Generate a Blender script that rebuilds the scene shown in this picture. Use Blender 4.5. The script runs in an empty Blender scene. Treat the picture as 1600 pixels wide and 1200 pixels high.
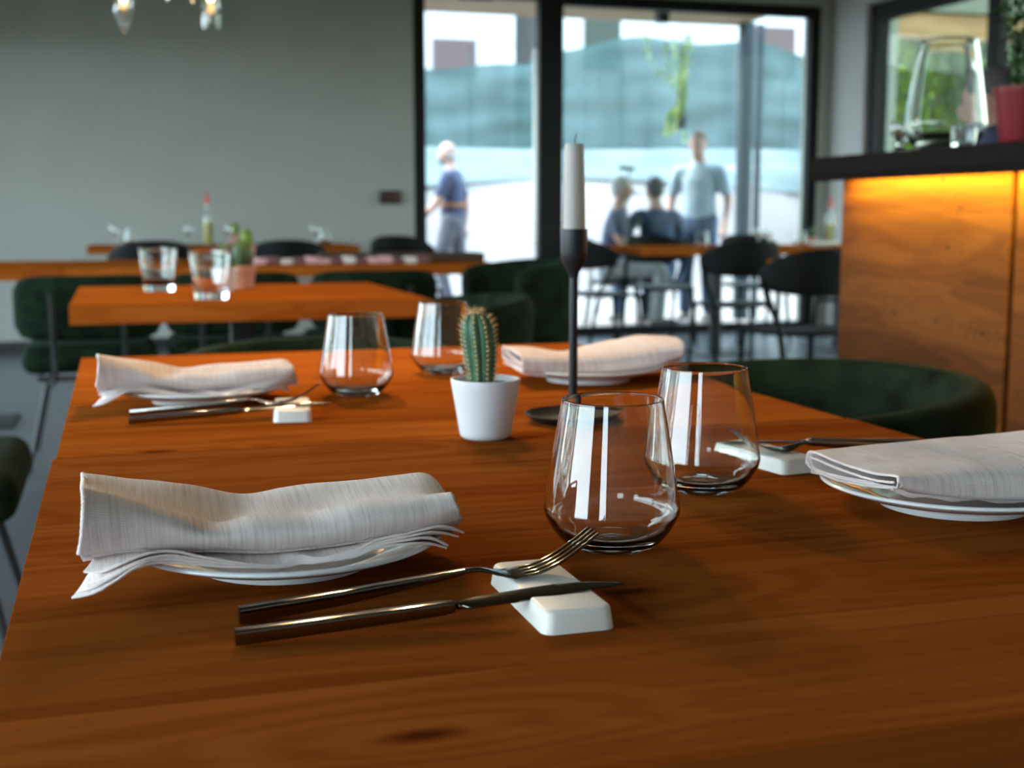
import bpy, bmesh, math, random
from mathutils import Vector, Matrix, noise
R = math.radians
PI = math.pi
random.seed(7)
SC = bpy.context.scene
COL = SC.collection

# ------------------------------------------------------------------ camera
cam_d = bpy.data.cameras.new('camera'); cam = bpy.data.objects.new('camera', cam_d); COL.objects.link(cam)
CAM = Vector((0, 0, 0.981))
cam.location = CAM
cam.rotation_euler = (R(90 - 7.4914), 0, R(-17.007))
cam_d.sensor_width = 36; cam_d.lens = 45.0; cam_d.clip_start = 0.02; cam_d.clip_end = 200
cam_d.dof.use_dof = True; cam_d.dof.focus_distance = 0.88; cam_d.dof.aperture_fstop = 8.0
SC.camera = cam

# ------------------------------------------------------------------ world, sun, exposure
SKY_STRENGTH = 11.0
w = bpy.data.worlds.new('sky'); SC.world = w; w.use_nodes = True
nt = w.node_tree; bgn = nt.nodes['Background']
tc = nt.nodes.new('ShaderNodeTexCoord'); sx = nt.nodes.new('ShaderNodeSeparateXYZ')
rp = nt.nodes.new('ShaderNodeValToRGB')
rp.color_ramp.elements[0].position = 0.0; rp.color_ramp.elements[0].color = (0.82, 0.90, 1.0, 1)
rp.color_ramp.elements[1].position = 0.7; rp.color_ramp.elements[1].color = (0.55, 0.76, 1.0, 1)
nt.links.new(tc.outputs['Generated'], sx.inputs[0]); nt.links.new(sx.outputs['Z'], rp.inputs[0])
nt.links.new(rp.outputs[0], bgn.inputs[0]); bgn.inputs[1].default_value = SKY_STRENGTH

sd = bpy.data.lights.new('sun', 'SUN'); sd.energy = 11.0; sd.angle = R(1.0); sd.color = (1.0, 0.95, 0.88)
sun = bpy.data.objects.new('sun', sd); COL.objects.link(sun)
sun.rotation_euler = Vector((-0.50, 0.38, 0.95)).normalized().to_track_quat('Z', 'Y').to_euler()

SC.view_settings.view_transform = 'Standard'; SC.view_settings.look = 'None'
SC.view_settings.exposure = 0.25; SC.view_settings.gamma = 1.0; SC.view_settings.use_curve_mapping = False
SC.cycles.use_denoising = True
SC.cycles.max_bounces = 14; SC.cycles.transmission_bounces = 12; SC.cycles.transparent_max_bounces = 16
SC.cycles.diffuse_bounces = 5; SC.cycles.glossy_bounces = 5

def portal(loc, rot, sx_, sy_):
    l = bpy.data.lights.new('window_portal', 'AREA'); l.shape = 'RECTANGLE'; l.size = sx_; l.size_y = sy_; l.energy = 1
    l.cycles.is_portal = True
    o = bpy.data.objects.new('window_portal', l); COL.objects.link(o); o.location = loc; o.rotation_euler = rot
XL, XR, YB, YF, ZC = -1.7, 5.85, -3.0, 9.85, 3.0
portal((XL - 0.05, 3.2, 1.35), (0, R(-90), 0), 2.6, 12.4)
portal((4.0, YF + 0.12, 1.35), (R(-90), 0, 0), 3.5, 2.6)
portal((XR + 0.12, 4.4, 1.4), (0, R(90), 0), 2.6, 9.4)

# ------------------------------------------------------------------ helpers
F_PX = 2000.0
_al = math.radians(17.00713); _th = math.radians(7.49141)
_F = Vector((math.sin(_al) * math.cos(_th), math.cos(_al) * math.cos(_th), -math.sin(_th)))
_R = Vector((math.cos(_al), -math.sin(_al), 0)); _U = _R.cross(_F)
def ray(px, py): return _F + _R * ((px - 800) / F_PX) - _U * ((py - 600) / F_PX)
def atY(px, py, Y):                     # the real point at depth Y in the room
    d = ray(px, py); return CAM + d * (Y / d.y)
def atZ(px, py, z):
    d = ray(px, py); return CAM + d * ((z - CAM.z) / d.z)

def tag(o, label=None, cat=None, group=None, kind=None):
    if label: o['label'] = label
    if cat: o['category'] = cat
    if group: o['group'] = group
    if kind: o['kind'] = kind
    return o
def empty(name, loc, rz=0.0, label=None, cat=None, group=None):
    o = bpy.data.objects.new(name, None); COL.objects.link(o); o.location = loc; o.rotation_euler = (0, 0, rz)
    o.empty_display_size = 0.05
    return tag(o, label, cat, group)

class MB:
    def __init__(s): s.v = []; s.f = []; s.uv = None
    def add(s, vs, fs):
        n = len(s.v); s.v += [tuple(v) for v in vs]; s.f += [tuple(i + n for i in f) for f in fs]; return s
    def box(s, a, b, bev=0.0, seg=2, M=None):
        bm = bmesh.new(); bmesh.ops.create_cube(bm, size=1)
        sz = [b[i] - a[i] for i in range(3)]; ce = [(b[i] + a[i]) / 2 for i in range(3)]
        for v in bm.verts: v.co = Vector([v.co[i] * sz[i] + ce[i] for i in range(3)])
        if bev: bmesh.ops.bevel(bm, geom=bm.edges[:], offset=bev, segments=seg, profile=0.5, affect='EDGES')
        bm.verts.index_update()
        vs = [(M @ v.co) if M else v.co.copy() for v in bm.verts]
        s.add(vs, [[v.index for v in f.verts] for f in bm.faces]); bm.free(); return s
    def lathe(s, prof, n=32, c=(0, 0, 0), M=None, rib=None):
        vs = []; fs = []; m = len(prof)
        for j, (r, z) in enumerate(prof):
            for i in range(n):
                a = 2 * PI * i / n; rr = max(r, 1e-5) * (rib(a, j) if rib else 1)
                p = Vector((c[0] + rr * math.cos(a), c[1] + rr * math.sin(a), c[2] + z)); vs.append(M @ p if M else p)
        for j in range(m - 1):
            for i in range(n):
                k = (i + 1) % n
                fs.append((j * n + i, j * n + k, (j + 1) * n + k, (j + 1) * n + i))
        if prof[0][0] > 1e-4: fs.append(tuple(range(n - 1, -1, -1)))
        if prof[-1][0] > 1e-4: fs.append(tuple((m - 1) * n + i for i in range(n)))
        return s.add(vs, fs)
    def loft(s, path, sizes, up=(0, 0, 1), n=12, p=4.0, cap=True, closed=False):
        """rounded-rectangle sections (w, h) swept along a path"""
        path = [Vector(q) for q in path]; vs = []; fs = []; m = len(path); up = Vector(up)
        for j, q in enumerate(path):
            if closed: t = path[(j + 1) % m] - path[j - 1]
            else: t = path[min(j + 1, m - 1)] - path[max(j - 1, 0)]
            t.normalize(); sd_ = t.cross(up)
            if sd_.length < 1e-4: sd_ = t.cross(Vector((0, 1, 0.01)))
            sd_.normalize(); u = sd_.cross(t)
            w_, h_ = sizes[j] if hasattr(sizes[0], '__len__') else (sizes[j], sizes[j])
            for i in range(n):
                a = 2 * PI * (i + 0.5) / n; ca, sa = math.cos(a), math.sin(a)
                x = math.copysign(abs(ca) ** (2 / p), ca) * w_ / 2; y = math.copysign(abs(sa) ** (2 / p), sa) * h_ / 2
                vs.append(q + sd_ * x + u * y)
        for j in range(m if closed else m - 1):
            for i in range(n):
                k = (i + 1) % n; j2 = (j + 1) % m
                fs.append((j * n + i, j * n + k, j2 * n + k, j2 * n + i))
        if cap and not closed:
            fs.append(tuple(range(n - 1, -1, -1))); fs.append(tuple((m - 1) * n + i for i in range(n)))
        return s.add(vs, fs)
    def tube(s, path, r, n=10, cap=True, closed=False):
        rs = r if hasattr(r, '__len__') else [r] * len(path)
        return s.loft(path, [(2 * a, 2 * a) for a in rs], n=n, p=2.0, cap=cap, closed=closed)
    def ball(s, c, r, n=16, m=10):
        rx, ry, rz = r if hasattr(r, '__len__') else (r, r, r); vs = []; fs = []
        for j in range(m + 1):
            t = PI * j / m
            for i in range(n):
                a = 2 * PI * i / n
                vs.append((c[0] + rx * math.sin(t) * math.cos(a), c[1] + ry * math.sin(t) * math.sin(a), c[2] - rz * math.cos(t)))
        for j in range(m):
            for i in range(n):
                k = (i + 1) % n; fs.append((j * n + i, j * n + k, (j + 1) * n + k, (j + 1) * n + i))
        return s.add(vs, fs)
    def grid(s, rows, closed=False):
        m = len(rows); n = len(rows[0]); vs = [p for r_ in rows for p in r_]; fs = []
        for j in range(m if closed else m - 1):
            for i in range(n - 1):
                j2 = (j + 1) % m
                fs.append((j * n + i, j * n + i + 1, j2 * n + i + 1, j2 * n + i))
        return s.add(vs, fs)
    def mesh(s, name, mat, smooth=True, angle=40):
        me = bpy.data.meshes.new(name); me.from_pydata(s.v, [], s.f); me.update()
        bm = bmesh.new(); bm.from_mesh(me)
        bmesh.ops.remove_doubles(bm, verts=bm.verts, dist=1e-6)
        bmesh.ops.recalc_face_normals(bm, faces=bm.faces); bm.to_mesh(me); bm.free()
        if mat: me.materials.append(mat)
        if smooth:
            me.shade_smooth()
            try: me.set_sharp_from_angle(angle=R(angle))
            except Exception: pass
        return me
    def build(s, name, mat, parent=None, smooth=True, angle=40):
        o = bpy.data.objects.new(name, s.mesh(name, mat, smooth, angle)); COL.objects.link(o)
        if parent: o.parent = parent
        return o
def box(a, b, bev=0.0, seg=2, M=None): return MB().box(a, b, bev, seg, M)
def struct(o): o['kind'] = 'structure'; return o
def copy_tree(o, parent=None):
    c = o.copy(); COL.objects.link(c); c.parent = parent
    for k in ('label', 'group', 'category'):
        pass
    for ch in [x for x in list(o.children)]: copy_tree(ch, c)
    return c
def catmull(pts, n):
    pts = [Vector(p) for p in pts]; m = len(pts) - 1; out = []
    for k in range(n + 1):
        t = k / n * m; i = min(int(t), m - 1); f = t - i
        p0 = pts[max(i - 1, 0)]; p1 = pts[i]; p2 = pts[i + 1]; p3 = pts[min(i + 2, m)]
        out.append(0.5 * ((2 * p1) + (p2 - p0) * f + (2 * p0 - 5 * p1 + 4 * p2 - p3) * f * f + (3 * p1 - p0 - 3 * p2 + p3) * f ** 3))
    return out
def apply_mods(o):
    dg = bpy.context.evaluated_depsgraph_get(); dg.update()
    me = bpy.data.meshes.new_from_object(o.evaluated_get(dg)); o.modifiers.clear(); old = o.data; o.data = me
    me.name = old.name; bpy.data.meshes.remove(old); return o

# ------------------------------------------------------------------ materials
def newmat(name):
    m = bpy.data.materials.new(name); m.use_nodes = True; return m, m.node_tree, m.node_tree.nodes['Principled BSDF']
def mat(name, col, rough=0.5, metal=0.0, **kw):
    m, t, b = newmat(name); b.inputs['Base Color'].default_value = (*col, 1); b.inputs['Roughness'].default_value = rough
    b.inputs['Metallic'].default_value = metal
    for k, v in kw.items():
        k = k.replace('_', ' '); b.inputs[k].default_value = v
    return m
def N(t, typ, **kw):
    n = t.nodes.new(typ)
    for k, v in kw.items():
        if k in n.inputs: n.inputs[k].default_value = v
        else: setattr(n, k, v)
    return n
def L(t, a, b): t.links.new(a, b)
def ramp(t, stops):
    r = t.nodes.new('ShaderNodeValToRGB'); e = r.color_ramp.elements
    while len(e) < len(stops): e.new(0.5)
    for i, (p, c) in enumerate(stops): e[i].position = p; e[i].color = (*c, 1) if len(c) == 3 else c
    return r
def noisy(name, c1, c2, scale, rough=0.6, bump=0.0, bscale=None, detail=4, **kw):
    m = mat(name, c1, rough, **kw); t = m.node_tree; b = t.nodes['Principled BSDF']
    co = N(t, 'ShaderNodeTexCoord'); no = N(t, 'ShaderNodeTexNoise', Scale=scale, Detail=detail); L(t, co.outputs['Object'], no.inputs['Vector'])
    r = ramp(t, [(0.3, c1), (0.7, c2)]); L(t, no.outputs[0], r.inputs[0]); L(t, r.outputs[0], b.inputs['Base Color'])
    if bump:
        n2 = N(t, 'ShaderNodeTexNoise', Scale=bscale or scale * 6, Detail=3); L(t, co.outputs['Object'], n2.inputs['Vector'])
        bp = N(t, 'ShaderNodeBump', Strength=bump, Distance=0.002); L(t, n2.outputs[0], bp.inputs['Height']); L(t, bp.outputs[0], b.inputs['Normal'])
    return m
def wood(name, dark, mid, light, axis='X', rough=0.38, knots=0.5, kscale=(2.2, 6.0), coat=0.25, grainf=1.0):
    m, t, b = newmat(name)
    co = N(t, 'ShaderNodeTexCoord'); oi = N(t, 'ShaderNodeObjectInfo')
    mul = N(t, 'ShaderNodeVectorMath', operation='SCALE'); cb = N(t, 'ShaderNodeCombineXYZ')
    L(t, oi.outputs['Random'], cb.inputs[0]); L(t, oi.outputs['Random'], cb.inputs[1]); L(t, cb.outputs[0], mul.inputs[0]); mul.inputs['Scale'].default_value = 17.3
    ad = N(t, 'ShaderNodeVectorMath', operation='ADD'); L(t, co.outputs['Object'], ad.inputs[0]); L(t, mul.outputs[0], ad.inputs[1])
    rot = N(t, 'ShaderNodeMapping')
    if axis == 'Y': rot.inputs['Rotation'].default_value = (0, 0, R(90))
    L(t, ad.outputs[0], rot.inputs[0]); V = rot.outputs[0]
    if axis == 'YZ':
        s3 = N(t, 'ShaderNodeSeparateXYZ'); c3 = N(t, 'ShaderNodeCombineXYZ'); L(t, ad.outputs[0], s3.inputs[0])
        L(t, s3.outputs[1], c3.inputs[0]); L(t, s3.outputs[2], c3.inputs[1]); L(t, s3.outputs[0], c3.inputs[2]); V = c3.outputs[0]
    def mapped(s):
        mp = N(t, 'ShaderNodeMapping'); mp.inputs['Scale'].default_value = s; L(t, V, mp.inputs[0]); return mp.outputs[0]
    # knots: sparse cells, distort the grain around them
    vk = N(t, 'ShaderNodeTexVoronoi', voronoi_dimensions='2D', Scale=1.0); L(t, mapped((kscale[0], kscale[1], kscale[1])), vk.inputs['Vector'])
    near = N(t, 'ShaderNodeMapRange'); near.inputs['From Min'].default_value = 0.32; near.inputs['From Max'].default_value = 0.0
    L(t, vk.outputs['Distance'], near.inputs['Value'])
    gate = N(t, 'ShaderNodeSeparateColor'); L(t, vk.outputs['Color'], gate.inputs[0])
    gt = N(t, 'ShaderNodeMath', operation='LESS_THAN'); gt.inputs[1].default_value = knots; L(t, gate.outputs[0], gt.inputs[0])
    kn = N(t, 'ShaderNodeMath', operation='MULTIPLY'); L(t, near.outputs[0], kn.inputs[0]); L(t, gt.outputs[0], kn.inputs[1])
    # broad growth bands
    n1 = N(t, 'ShaderNodeTexNoise', Scale=1.0, Detail=3, Distortion=0.6); L(t, mapped((1.3, 13 * grainf, 13 * grainf)), n1.inputs['Vector'])
    addk = N(t, 'ShaderNodeMath', operation='MULTIPLY_ADD'); addk.inputs[1].default_value = 0.45; L(t, kn.outputs[0], addk.inputs[0]); L(t, n1.outputs[0], addk.inputs[2])
    m9 = N(t, 'ShaderNodeMath', operation='MULTIPLY'); m9.inputs[1].default_value = 44; L(t, addk.outputs[0], m9.inputs[0])
    sn = N(t, 'ShaderNodeMath', operation='SINE'); L(t, m9.outputs[0], sn.inputs[0])
    n2 = N(t, 'ShaderNodeTexNoise', Scale=1.0, Detail=5); L(t, mapped((7, 260, 260)), n2.inputs['Vector'])
    mx = N(t, 'ShaderNodeMath', operation='MULTIPLY_ADD'); mx.inputs[1].default_value = 0.09; L(t, sn.outputs[0], mx.inputs[0]); L(t, n1.outputs[0], mx.inputs[2])
    mx2 = N(t, 'ShaderNodeMath', operation='MULTIPLY_ADD'); mx2.inputs[1].default_value = 0.22; L(t, n2.outputs[0], mx2.inputs[0]); L(t, mx.outputs[0], mx2.inputs[2])
    rr = ramp(t, [(0.32, dark), (0.58, mid), (0.86, light)]); L(t, mx2.outputs[0], rr.inputs[0])
    hs = N(t, 'ShaderNodeHueSaturation'); L(t, rr.outputs[0], hs.inputs['Color'])
    vr = N(t, 'ShaderNodeMapRange'); vr.inputs['To Min'].default_value = 0.93; vr.inputs['To Max'].default_value = 1.07; L(t, oi.outputs['Random'], vr.inputs['Value']); L(t, vr.outputs[0], hs.inputs['Value'])
    km = N(t, 'ShaderNodeMapRange'); km.inputs['From Min'].default_value = 0.83; km.inputs['From Max'].default_value = 0.95; L(t, kn.outputs[0], km.inputs['Value'])
    mixk = N(t, 'ShaderNodeMix', data_type='RGBA'); L(t, km.outputs[0], mixk.inputs['Factor']); L(t, hs.outputs[0], mixk.inputs['A'])
    mixk.inputs['B'].default_value = (dark[0] * 0.45, dark[1] * 0.40, dark[2] * 0.5, 1)
    L(t, mixk.outputs['Result'], b.inputs['Base Color'])
    rg = N(t, 'ShaderNodeMapRange'); rg.inputs['To Min'].default_value = rough - 0.06; rg.inputs['To Max'].default_value = rough + 0.1; L(t, n2.outputs[0], rg.inputs['Value']); L(t, rg.outputs[0], b.inputs['Roughness'])
    b.inputs['Coat Weight'].default_value = coat; b.inputs['Coat Roughness'].default_value = 0.25
    bp = N(t, 'ShaderNodeBump', Strength=0.25, Distance=0.0006); L(t, mx2.outputs[0], bp.inputs['Height']); L(t, bp.outputs[0], b.inputs['Normal'])
    return m
M_ = {}
M_['table'] = wood('oiled_larch', (0.225, 0.050, 0.006), (0.300, 0.076, 0.010), (0.38, 0.112, 0.017), 'X', knots=0.5, coat=0.0, rough=.36)
M_['table_shade'] = wood('oiled_larch_painted_shade', (0.180, 0.040, 0.006), (0.245, 0.061, 0.010), (0.31, 0.090, 0.016), 'X', knots=0.5, coat=0.0, rough=.36)  # same larch, with the nearest table's light falloff put into the colour
for _m in ('table', 'table_shade'): M_[_m].node_tree.nodes['Principled BSDF'].inputs['Specular IOR Level'].default_value = .0
M_['panel'] = wood('knotty_larch_panel', (0.042, 0.012, 0.002), (0.078, 0.024, 0.0035), (0.115, 0.041, 0.008), 'YZ', knots=0.75, kscale=(4.2, 8.0), coat=0.0, rough=0.6, grainf=0.7)
M_['panel'].node_tree.nodes['Principled BSDF'].inputs['Specular IOR Level'].default_value = .1
M_['soffit'] = wood('pale_spruce_soffit', (0.20, 0.125, 0.06), (0.27, 0.175, 0.09), (0.32, 0.22, 0.12), 'X', knots=0.1, coat=0.0, rough=0.6)
M_['beam'] = wood('warm_timber_beam', (0.24, 0.12, 0.05), (0.34, 0.18, 0.08), (0.42, 0.24, 0.12), 'X', knots=0.1, coat=0.0, rough=0.6)
M_['wall'] = noisy('sage_grey_plaster', (0.345, 0.355, 0.335), (0.365, 0.375, 0.355), 3.0, 0.85, bump=0.15, bscale=120)
M_['wall_pale'] = noisy('pale_sage_reveal', (0.36, 0.38, 0.32), (0.38, 0.40, 0.34), 3.0, 0.8)
M_['ceil'] = noisy('ceiling_paint', (0.10, 0.095, 0.08), (0.115, 0.11, 0.09), 2.0, 0.9)
M_['floor'] = noisy('dark_stone_floor', (0.055, 0.062, 0.075), (0.085, 0.092, 0.105), 2.5, 0.28, bump=0.1)
M_['black'] = mat('black_powder_coat', (0.012, 0.012, 0.014), 0.45)
M_['blackmetal'] = mat('black_cast_iron', (0.016, 0.017, 0.02), 0.42, 0.3)
M_['frame'] = mat('black_window_frame', (0.010, 0.010, 0.011), 0.6, Specular_IOR_Level=.2)
M_['plastic'] = noisy('black_chair_plastic', (0.006, 0.0065, 0.007), (0.009, 0.0095, 0.010), 8, 0.55, bump=0.2, bscale=400, Specular_IOR_Level=.1)
M_['china'] = mat('white_porcelain', (0.78, 0.80, 0.80), 0.12, Coat_Weight=0.6, Coat_Roughness=0.05)
M_['restwhite'] = mat('satin_white_porcelain', (0.80, 0.78, 0.73), 0.4)
M_['potwhite'] = mat('matt_white_glaze', (0.68, 0.69, 0.72), 0.5)
M_['steel'] = mat('dark_polished_steel', (0.21, 0.195, 0.175), 0.12, 1.0)
M_['steelb'] = mat('brushed_steel', (0.55, 0.55, 0.53), 0.3, 1.0)
M_['wax'] = mat('ivory_wax', (0.44, 0.42, 0.385), 0.5, Subsurface_Weight=0.2, Subsurface_Scale=0.01)
M_['wick'] = mat('burnt_wick', (0.02, 0.02, 0.025), 0.9)
M_['soil'] = noisy('potting_soil', (0.05, 0.028, 0.016), (0.16, 0.09, 0.05), 120, 0.95, bump=1.0, bscale=300)
M_['terra'] = noisy('dusty_pink_clay', (0.50, 0.27, 0.22), (0.58, 0.34, 0.28), 12, 0.8)
M_['cactus'] = noisy('cactus_skin', (0.022, 0.085, 0.045), (0.05, 0.15, 0.07), 50, 0.5, bump=0.3)
M_['spine'] = mat('cactus_spine', (0.62, 0.34, 0.13), 0.5)
M_['areole'] = mat('cactus_areole', (0.75, 0.62, 0.42), 0.9)
M_['oil'] = mat('olive_oil', (0.42, 0.38, 0.008), 0.2)
M_['redcap'] = mat('red_cap', (0.65, 0.06, 0.04), 0.4)
M_['redpot'] = mat('red_glazed_pot', (0.13, 0.006, 0.012), 0.4, Specular_IOR_Level=.2)
M_['leafd'] = noisy('dark_leaf', (0.012, 0.045, 0.012), (0.04, 0.11, 0.025), 6, 0.5)
M_['leafy'] = noisy('sunny_leaf', (0.05, 0.13, 0.012), (0.30, 0.42, 0.02), 2.0, 0.55, Transmission_Weight=0.0)
M_['leafp'] = noisy('pale_leaf', (0.22, 0.36, 0.10), (0.45, 0.55, 0.18), 4, 0.6)
M_['bark'] = noisy('bark', (0.12, 0.07, 0.04), (0.22, 0.14, 0.09), 9, 0.9)
M_['cord'] = mat('dark_cord', (0.03, 0.03, 0.03), 0.8)

def linen():
    m, t, b = newmat('washed_linen')
    uv = N(t, 'ShaderNodeTexCoord')
    def wav(d, sc, dist=1.0):
        wv = N(t, 'ShaderNodeTexWave', wave_type='BANDS', bands_direction=d, Scale=sc, Distortion=dist); wv.inputs['Detail'].default_value = 2; wv.inputs['Detail Scale'].default_value = 2.0
        L(t, uv.outputs['UV'], wv.inputs['Vector']); return wv.outputs[1]
    a = wav('X', 300, 2.0); c = wav('Y', 270, 1.5)
    mu = N(t, 'ShaderNodeMath', operation='ADD'); L(t, a, mu.inputs[0]); L(t, c, mu.inputs[1])
    mp = N(t, 'ShaderNodeMapping'); mp.inputs['Scale'].default_value = (520, 22, 1); L(t, uv.outputs['UV'], mp.inputs[0])
    sl = N(t, 'ShaderNodeTexNoise', Scale=1.0, Detail=3); L(t, mp.outputs[0], sl.inputs['Vector'])
    big = N(t, 'ShaderNodeTexNoise', Scale=26.0, Detail=3); L(t, uv.outputs['UV'], big.inputs['Vector'])
    s2 = N(t, 'ShaderNodeMath', operation='MULTIPLY_ADD'); s2.inputs[1].default_value = 0.45; L(t, big.outputs[0], s2.inputs[0]); L(t, sl.outputs[0], s2.inputs[2])
    r = ramp(t, [(0.45, (0.66, 0.545, 0.515)), (0.72, (0.86, 0.745, 0.715)), (0.95, (0.92, 0.83, 0.81))]); L(t, s2.outputs[0], r.inputs[0])
    L(t, r.outputs[0], b.inputs['Base Color']); b.inputs['Roughness'].default_value = 0.85
    b.inputs['Sheen Weight'].default_value = 0.25; b.inputs['Sheen Roughness'].default_value = 0.5
    h = N(t, 'ShaderNodeMath', operation='MULTIPLY_ADD'); h.inputs[1].default_value = 1.6; L(t, sl.outputs[0], h.inputs[0]); L(t, mu.outputs[0], h.inputs[2])
    bp = N(t, 'ShaderNodeBump', Strength=0.55, Distance=0.0005); L(t, h.outputs[0], bp.inputs['Height']); L(t, bp.outputs[0], b.inputs['Normal'])
    return m
M_['linen'] = linen()
def velvet():
    m = noisy('bottle_green_velvet', (0.002, 0.005, 0.003), (0.009, 0.024, 0.012), 18, 0.8, bump=0.3, bscale=300, detail=6)
    b = m.node_tree.nodes['Principled BSDF']
    b.inputs['Specular IOR Level'].default_value = .08; b.inputs['Sheen Weight'].default_value = 0.035; b.inputs['Sheen Roughness'].default_value = 0.4; b.inputs['Sheen Tint'].default_value = (0.30, 0.55, 0.38, 1)
    return m
M_['velvet'] = velvet()
def glassmat(name, tint=(0.97, 1.0, 0.985), ior=1.5):
    m = mat(name, tint, 0.0, Transmission_Weight=1.0, IOR=ior); return m
M_['glass'] = glassmat('clear_drinking_glass')
def panemat(name, tint):
    m = bpy.data.materials.new(name); m.use_nodes = True; t = m.node_tree; t.nodes.clear()
    out = t.nodes.new('ShaderNodeOutputMaterial'); mx = t.nodes.new('ShaderNodeMixShader'); tr = t.nodes.new('ShaderNodeBsdfTransparent'); gl = t.nodes.new('ShaderNodeBsdfGlossy')
    fr = t.nodes.new('ShaderNodeFresnel'); fr.inputs[0].default_value = 1.45; gl.inputs['Roughness'].default_value = 0.0
    tr.inputs[0].default_value = (*tint, 1)
    ge = t.nodes.new('ShaderNodeNewGeometry'); mi = N(t, 'ShaderNodeMapRange'); mi.inputs['To Min'].default_value = 1.16; mi.inputs['To Max'].default_value = 1 / 1.16
    L(t, ge.outputs['Backfacing'], mi.inputs['Value']); L(t, mi.outputs[0], fr.inputs[0])
    L(t, fr.outputs[0], mx.inputs[0]); L(t, tr.outputs[0], mx.inputs[1]); L(t, gl.outputs[0], mx.inputs[2]); L(t, mx.outputs[0], out.inputs[0]); return m
M_['pane'] = panemat('window_pane', (0.93, 0.97, 0.95))
M_['pane_t'] = panemat('sun_control_pane', (0.58, 0.62, 0.54))
def emis(name, col, st):
    m, t, b = newmat(name); b.inputs['Base Color'].default_value = (*col, 1); b.inputs['Emission Color'].default_value = (*col, 1); b.inputs['Emission Strength'].default_value = st; return m
M_['filament'] = emis('warm_filament', (1.0, 0.55, 0.18), 4)
M_['led'] = emis('warm_led_strip', (1.0, 0.50, 0.06), 14)
def net_mat():
    m = bpy.data.materials.new('turquoise_debris_netting'); m.use_nodes = True; t = m.node_tree; b = t.nodes['Principled BSDF']
    co = N(t, 'ShaderNodeTexCoord'); mp = N(t, 'ShaderNodeMapping'); mp.inputs['Scale'].default_value = (1.6, 1, 0.35); L(t, co.outputs['Object'], mp.inputs[0])
    no = N(t, 'ShaderNodeTexNoise', Scale=1.5, Detail=4); L(t, mp.outputs[0], no.inputs['Vector'])
    r = ramp(t, [(0.3, (0.013, 0.042, 0.041)), (0.7, (0.034, 0.068, 0.067))]); L(t, no.outputs[0], r.inputs[0]); L(t, r.outputs[0], b.inputs['Base Color'])
    b.inputs['Roughness'].default_value = 0.8
    out = [n for n in t.nodes if n.type == 'OUTPUT_MATERIAL'][0]
    mx = t.nodes.new('ShaderNodeMixShader'); tr = t.nodes.new('ShaderNodeBsdfTransparent'); mx.inputs[0].default_value = 0.93
    L(t, tr.outputs[0], mx.inputs[1]); L(t, b.outputs[0], mx.inputs[2]); L(t, mx.outputs[0], out.inputs[0]); return m
M_['net'] = net_mat()
M_['ground'] = noisy('pale_pinkish_gravel', (0.15, 0.130, 0.124), (0.19, 0.168, 0.160), 1.2, 0.95, bump=0.4, bscale=20)
M_['render'] = noisy('white_house_render', (0.30, 0.30, 0.30), (0.34, 0.34, 0.34), 1.0, 0.9)
M_['shutter'] = mat('brown_wood_shutter', (0.055, 0.032, 0.030), 0.7)
M_['steelblue'] = mat('grey_blue_steel_post', (0.018, 0.028, 0.035), 0.6, Specular_IOR_Level=.2)
M_['skin'] = mat('skin', (0.33, 0.19, 0.145), 0.55, Subsurface_Weight=0.05)
M_['whitehair'] = mat('white_hair', (0.30, 0.29, 0.28), 0.8)
M_['greyhair'] = mat('dark_grey_hair', (0.05, 0.05, 0.055), 0.8)
M_['brownhair'] = mat('brown_hair', (0.14, 0.10, 0.08), 0.8)
M_['eye'] = mat('eye', (0.05, 0.04, 0.04), 0.2)
M_['navy'] = noisy('navy_cotton', (0.028, 0.035, 0.075), (0.05, 0.06, 0.11), 8, 0.9)
M_['navyblue'] = noisy('dark_blue_cotton', (0.010, 0.028, 0.065), (0.02, 0.045, 0.09), 8, 0.9)
M_['lightblue'] = noisy('pale_blue_shirt', (0.22, 0.30, 0.35), (0.30, 0.38, 0.43), 8, 0.9)
M_['greytrouser'] = noisy('grey_work_trousers', (0.07, 0.07, 0.09), (0.10, 0.10, 0.12), 8, 0.9)
M_['palegrey'] = noisy('pale_grey_trousers', (0.20, 0.20, 0.22), (0.28, 0.28, 0.30), 8, 0.9)
M_['denim'] = noisy('blue_denim', (0.03, 0.06, 0.12), (0.05, 0.09, 0.16), 8, 0.9)
M_['leather'] = mat('brown_leather', (0.22, 0.08, 0.03), 0.6)
M_['shoe'] = mat('dark_shoe', (0.05, 0.045, 0.04), 0.6)

# ------------------------------------------------------------------ room shell
struct(box((XL - 0.3, YB - 0.3, -0.1), (XR + 0.3, YF + 0.3, 0.0)).build('floor', M_['floor'], smooth=False))
struct(box((XL - 0.3, YB - 0.3, ZC), (XR + 0.3, YF + 0.3, ZC + 0.25)).build('ceiling', M_['ceil'], smooth=False))
DX0, DX1, WX1, HD = 2.22, 3.34, 5.75, 2.725
wb = MB(); wb.box((XL - 0.3, YF, 0), (DX0, YF + 0.3, ZC)); wb.box((DX0, YF, HD), (WX1, YF + 0.3, ZC)); wb.box((WX1 + 0.07, YF, 0), (XR + 0.3, YF + 0.3, ZC))
struct(wb.build('wall_back', M_['wall'], smooth=False))
struct(box((WX1, YF - 0.012, 0), (WX1 + 0.085, YF + 0.3, HD + 0.05)).build('trim_1', M_['wall_pale'], smooth=False))
struct(box((DX0, YF - 0.012, HD), (WX1, YF + 0.02, HD + 0.05)).build('trim_2', M_['wall_pale'], smooth=False))
struct(box((XL, YF - 0.015, 0), (DX0, YF, 0.08)).build('baseboard_back', M_['black'], smooth=False))
struct(box((XL - 0.3, YB - 0.3, 0), (XR + 0.3, YB, ZC)).build('wall_front', M_['wall'], smooth=False))
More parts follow.
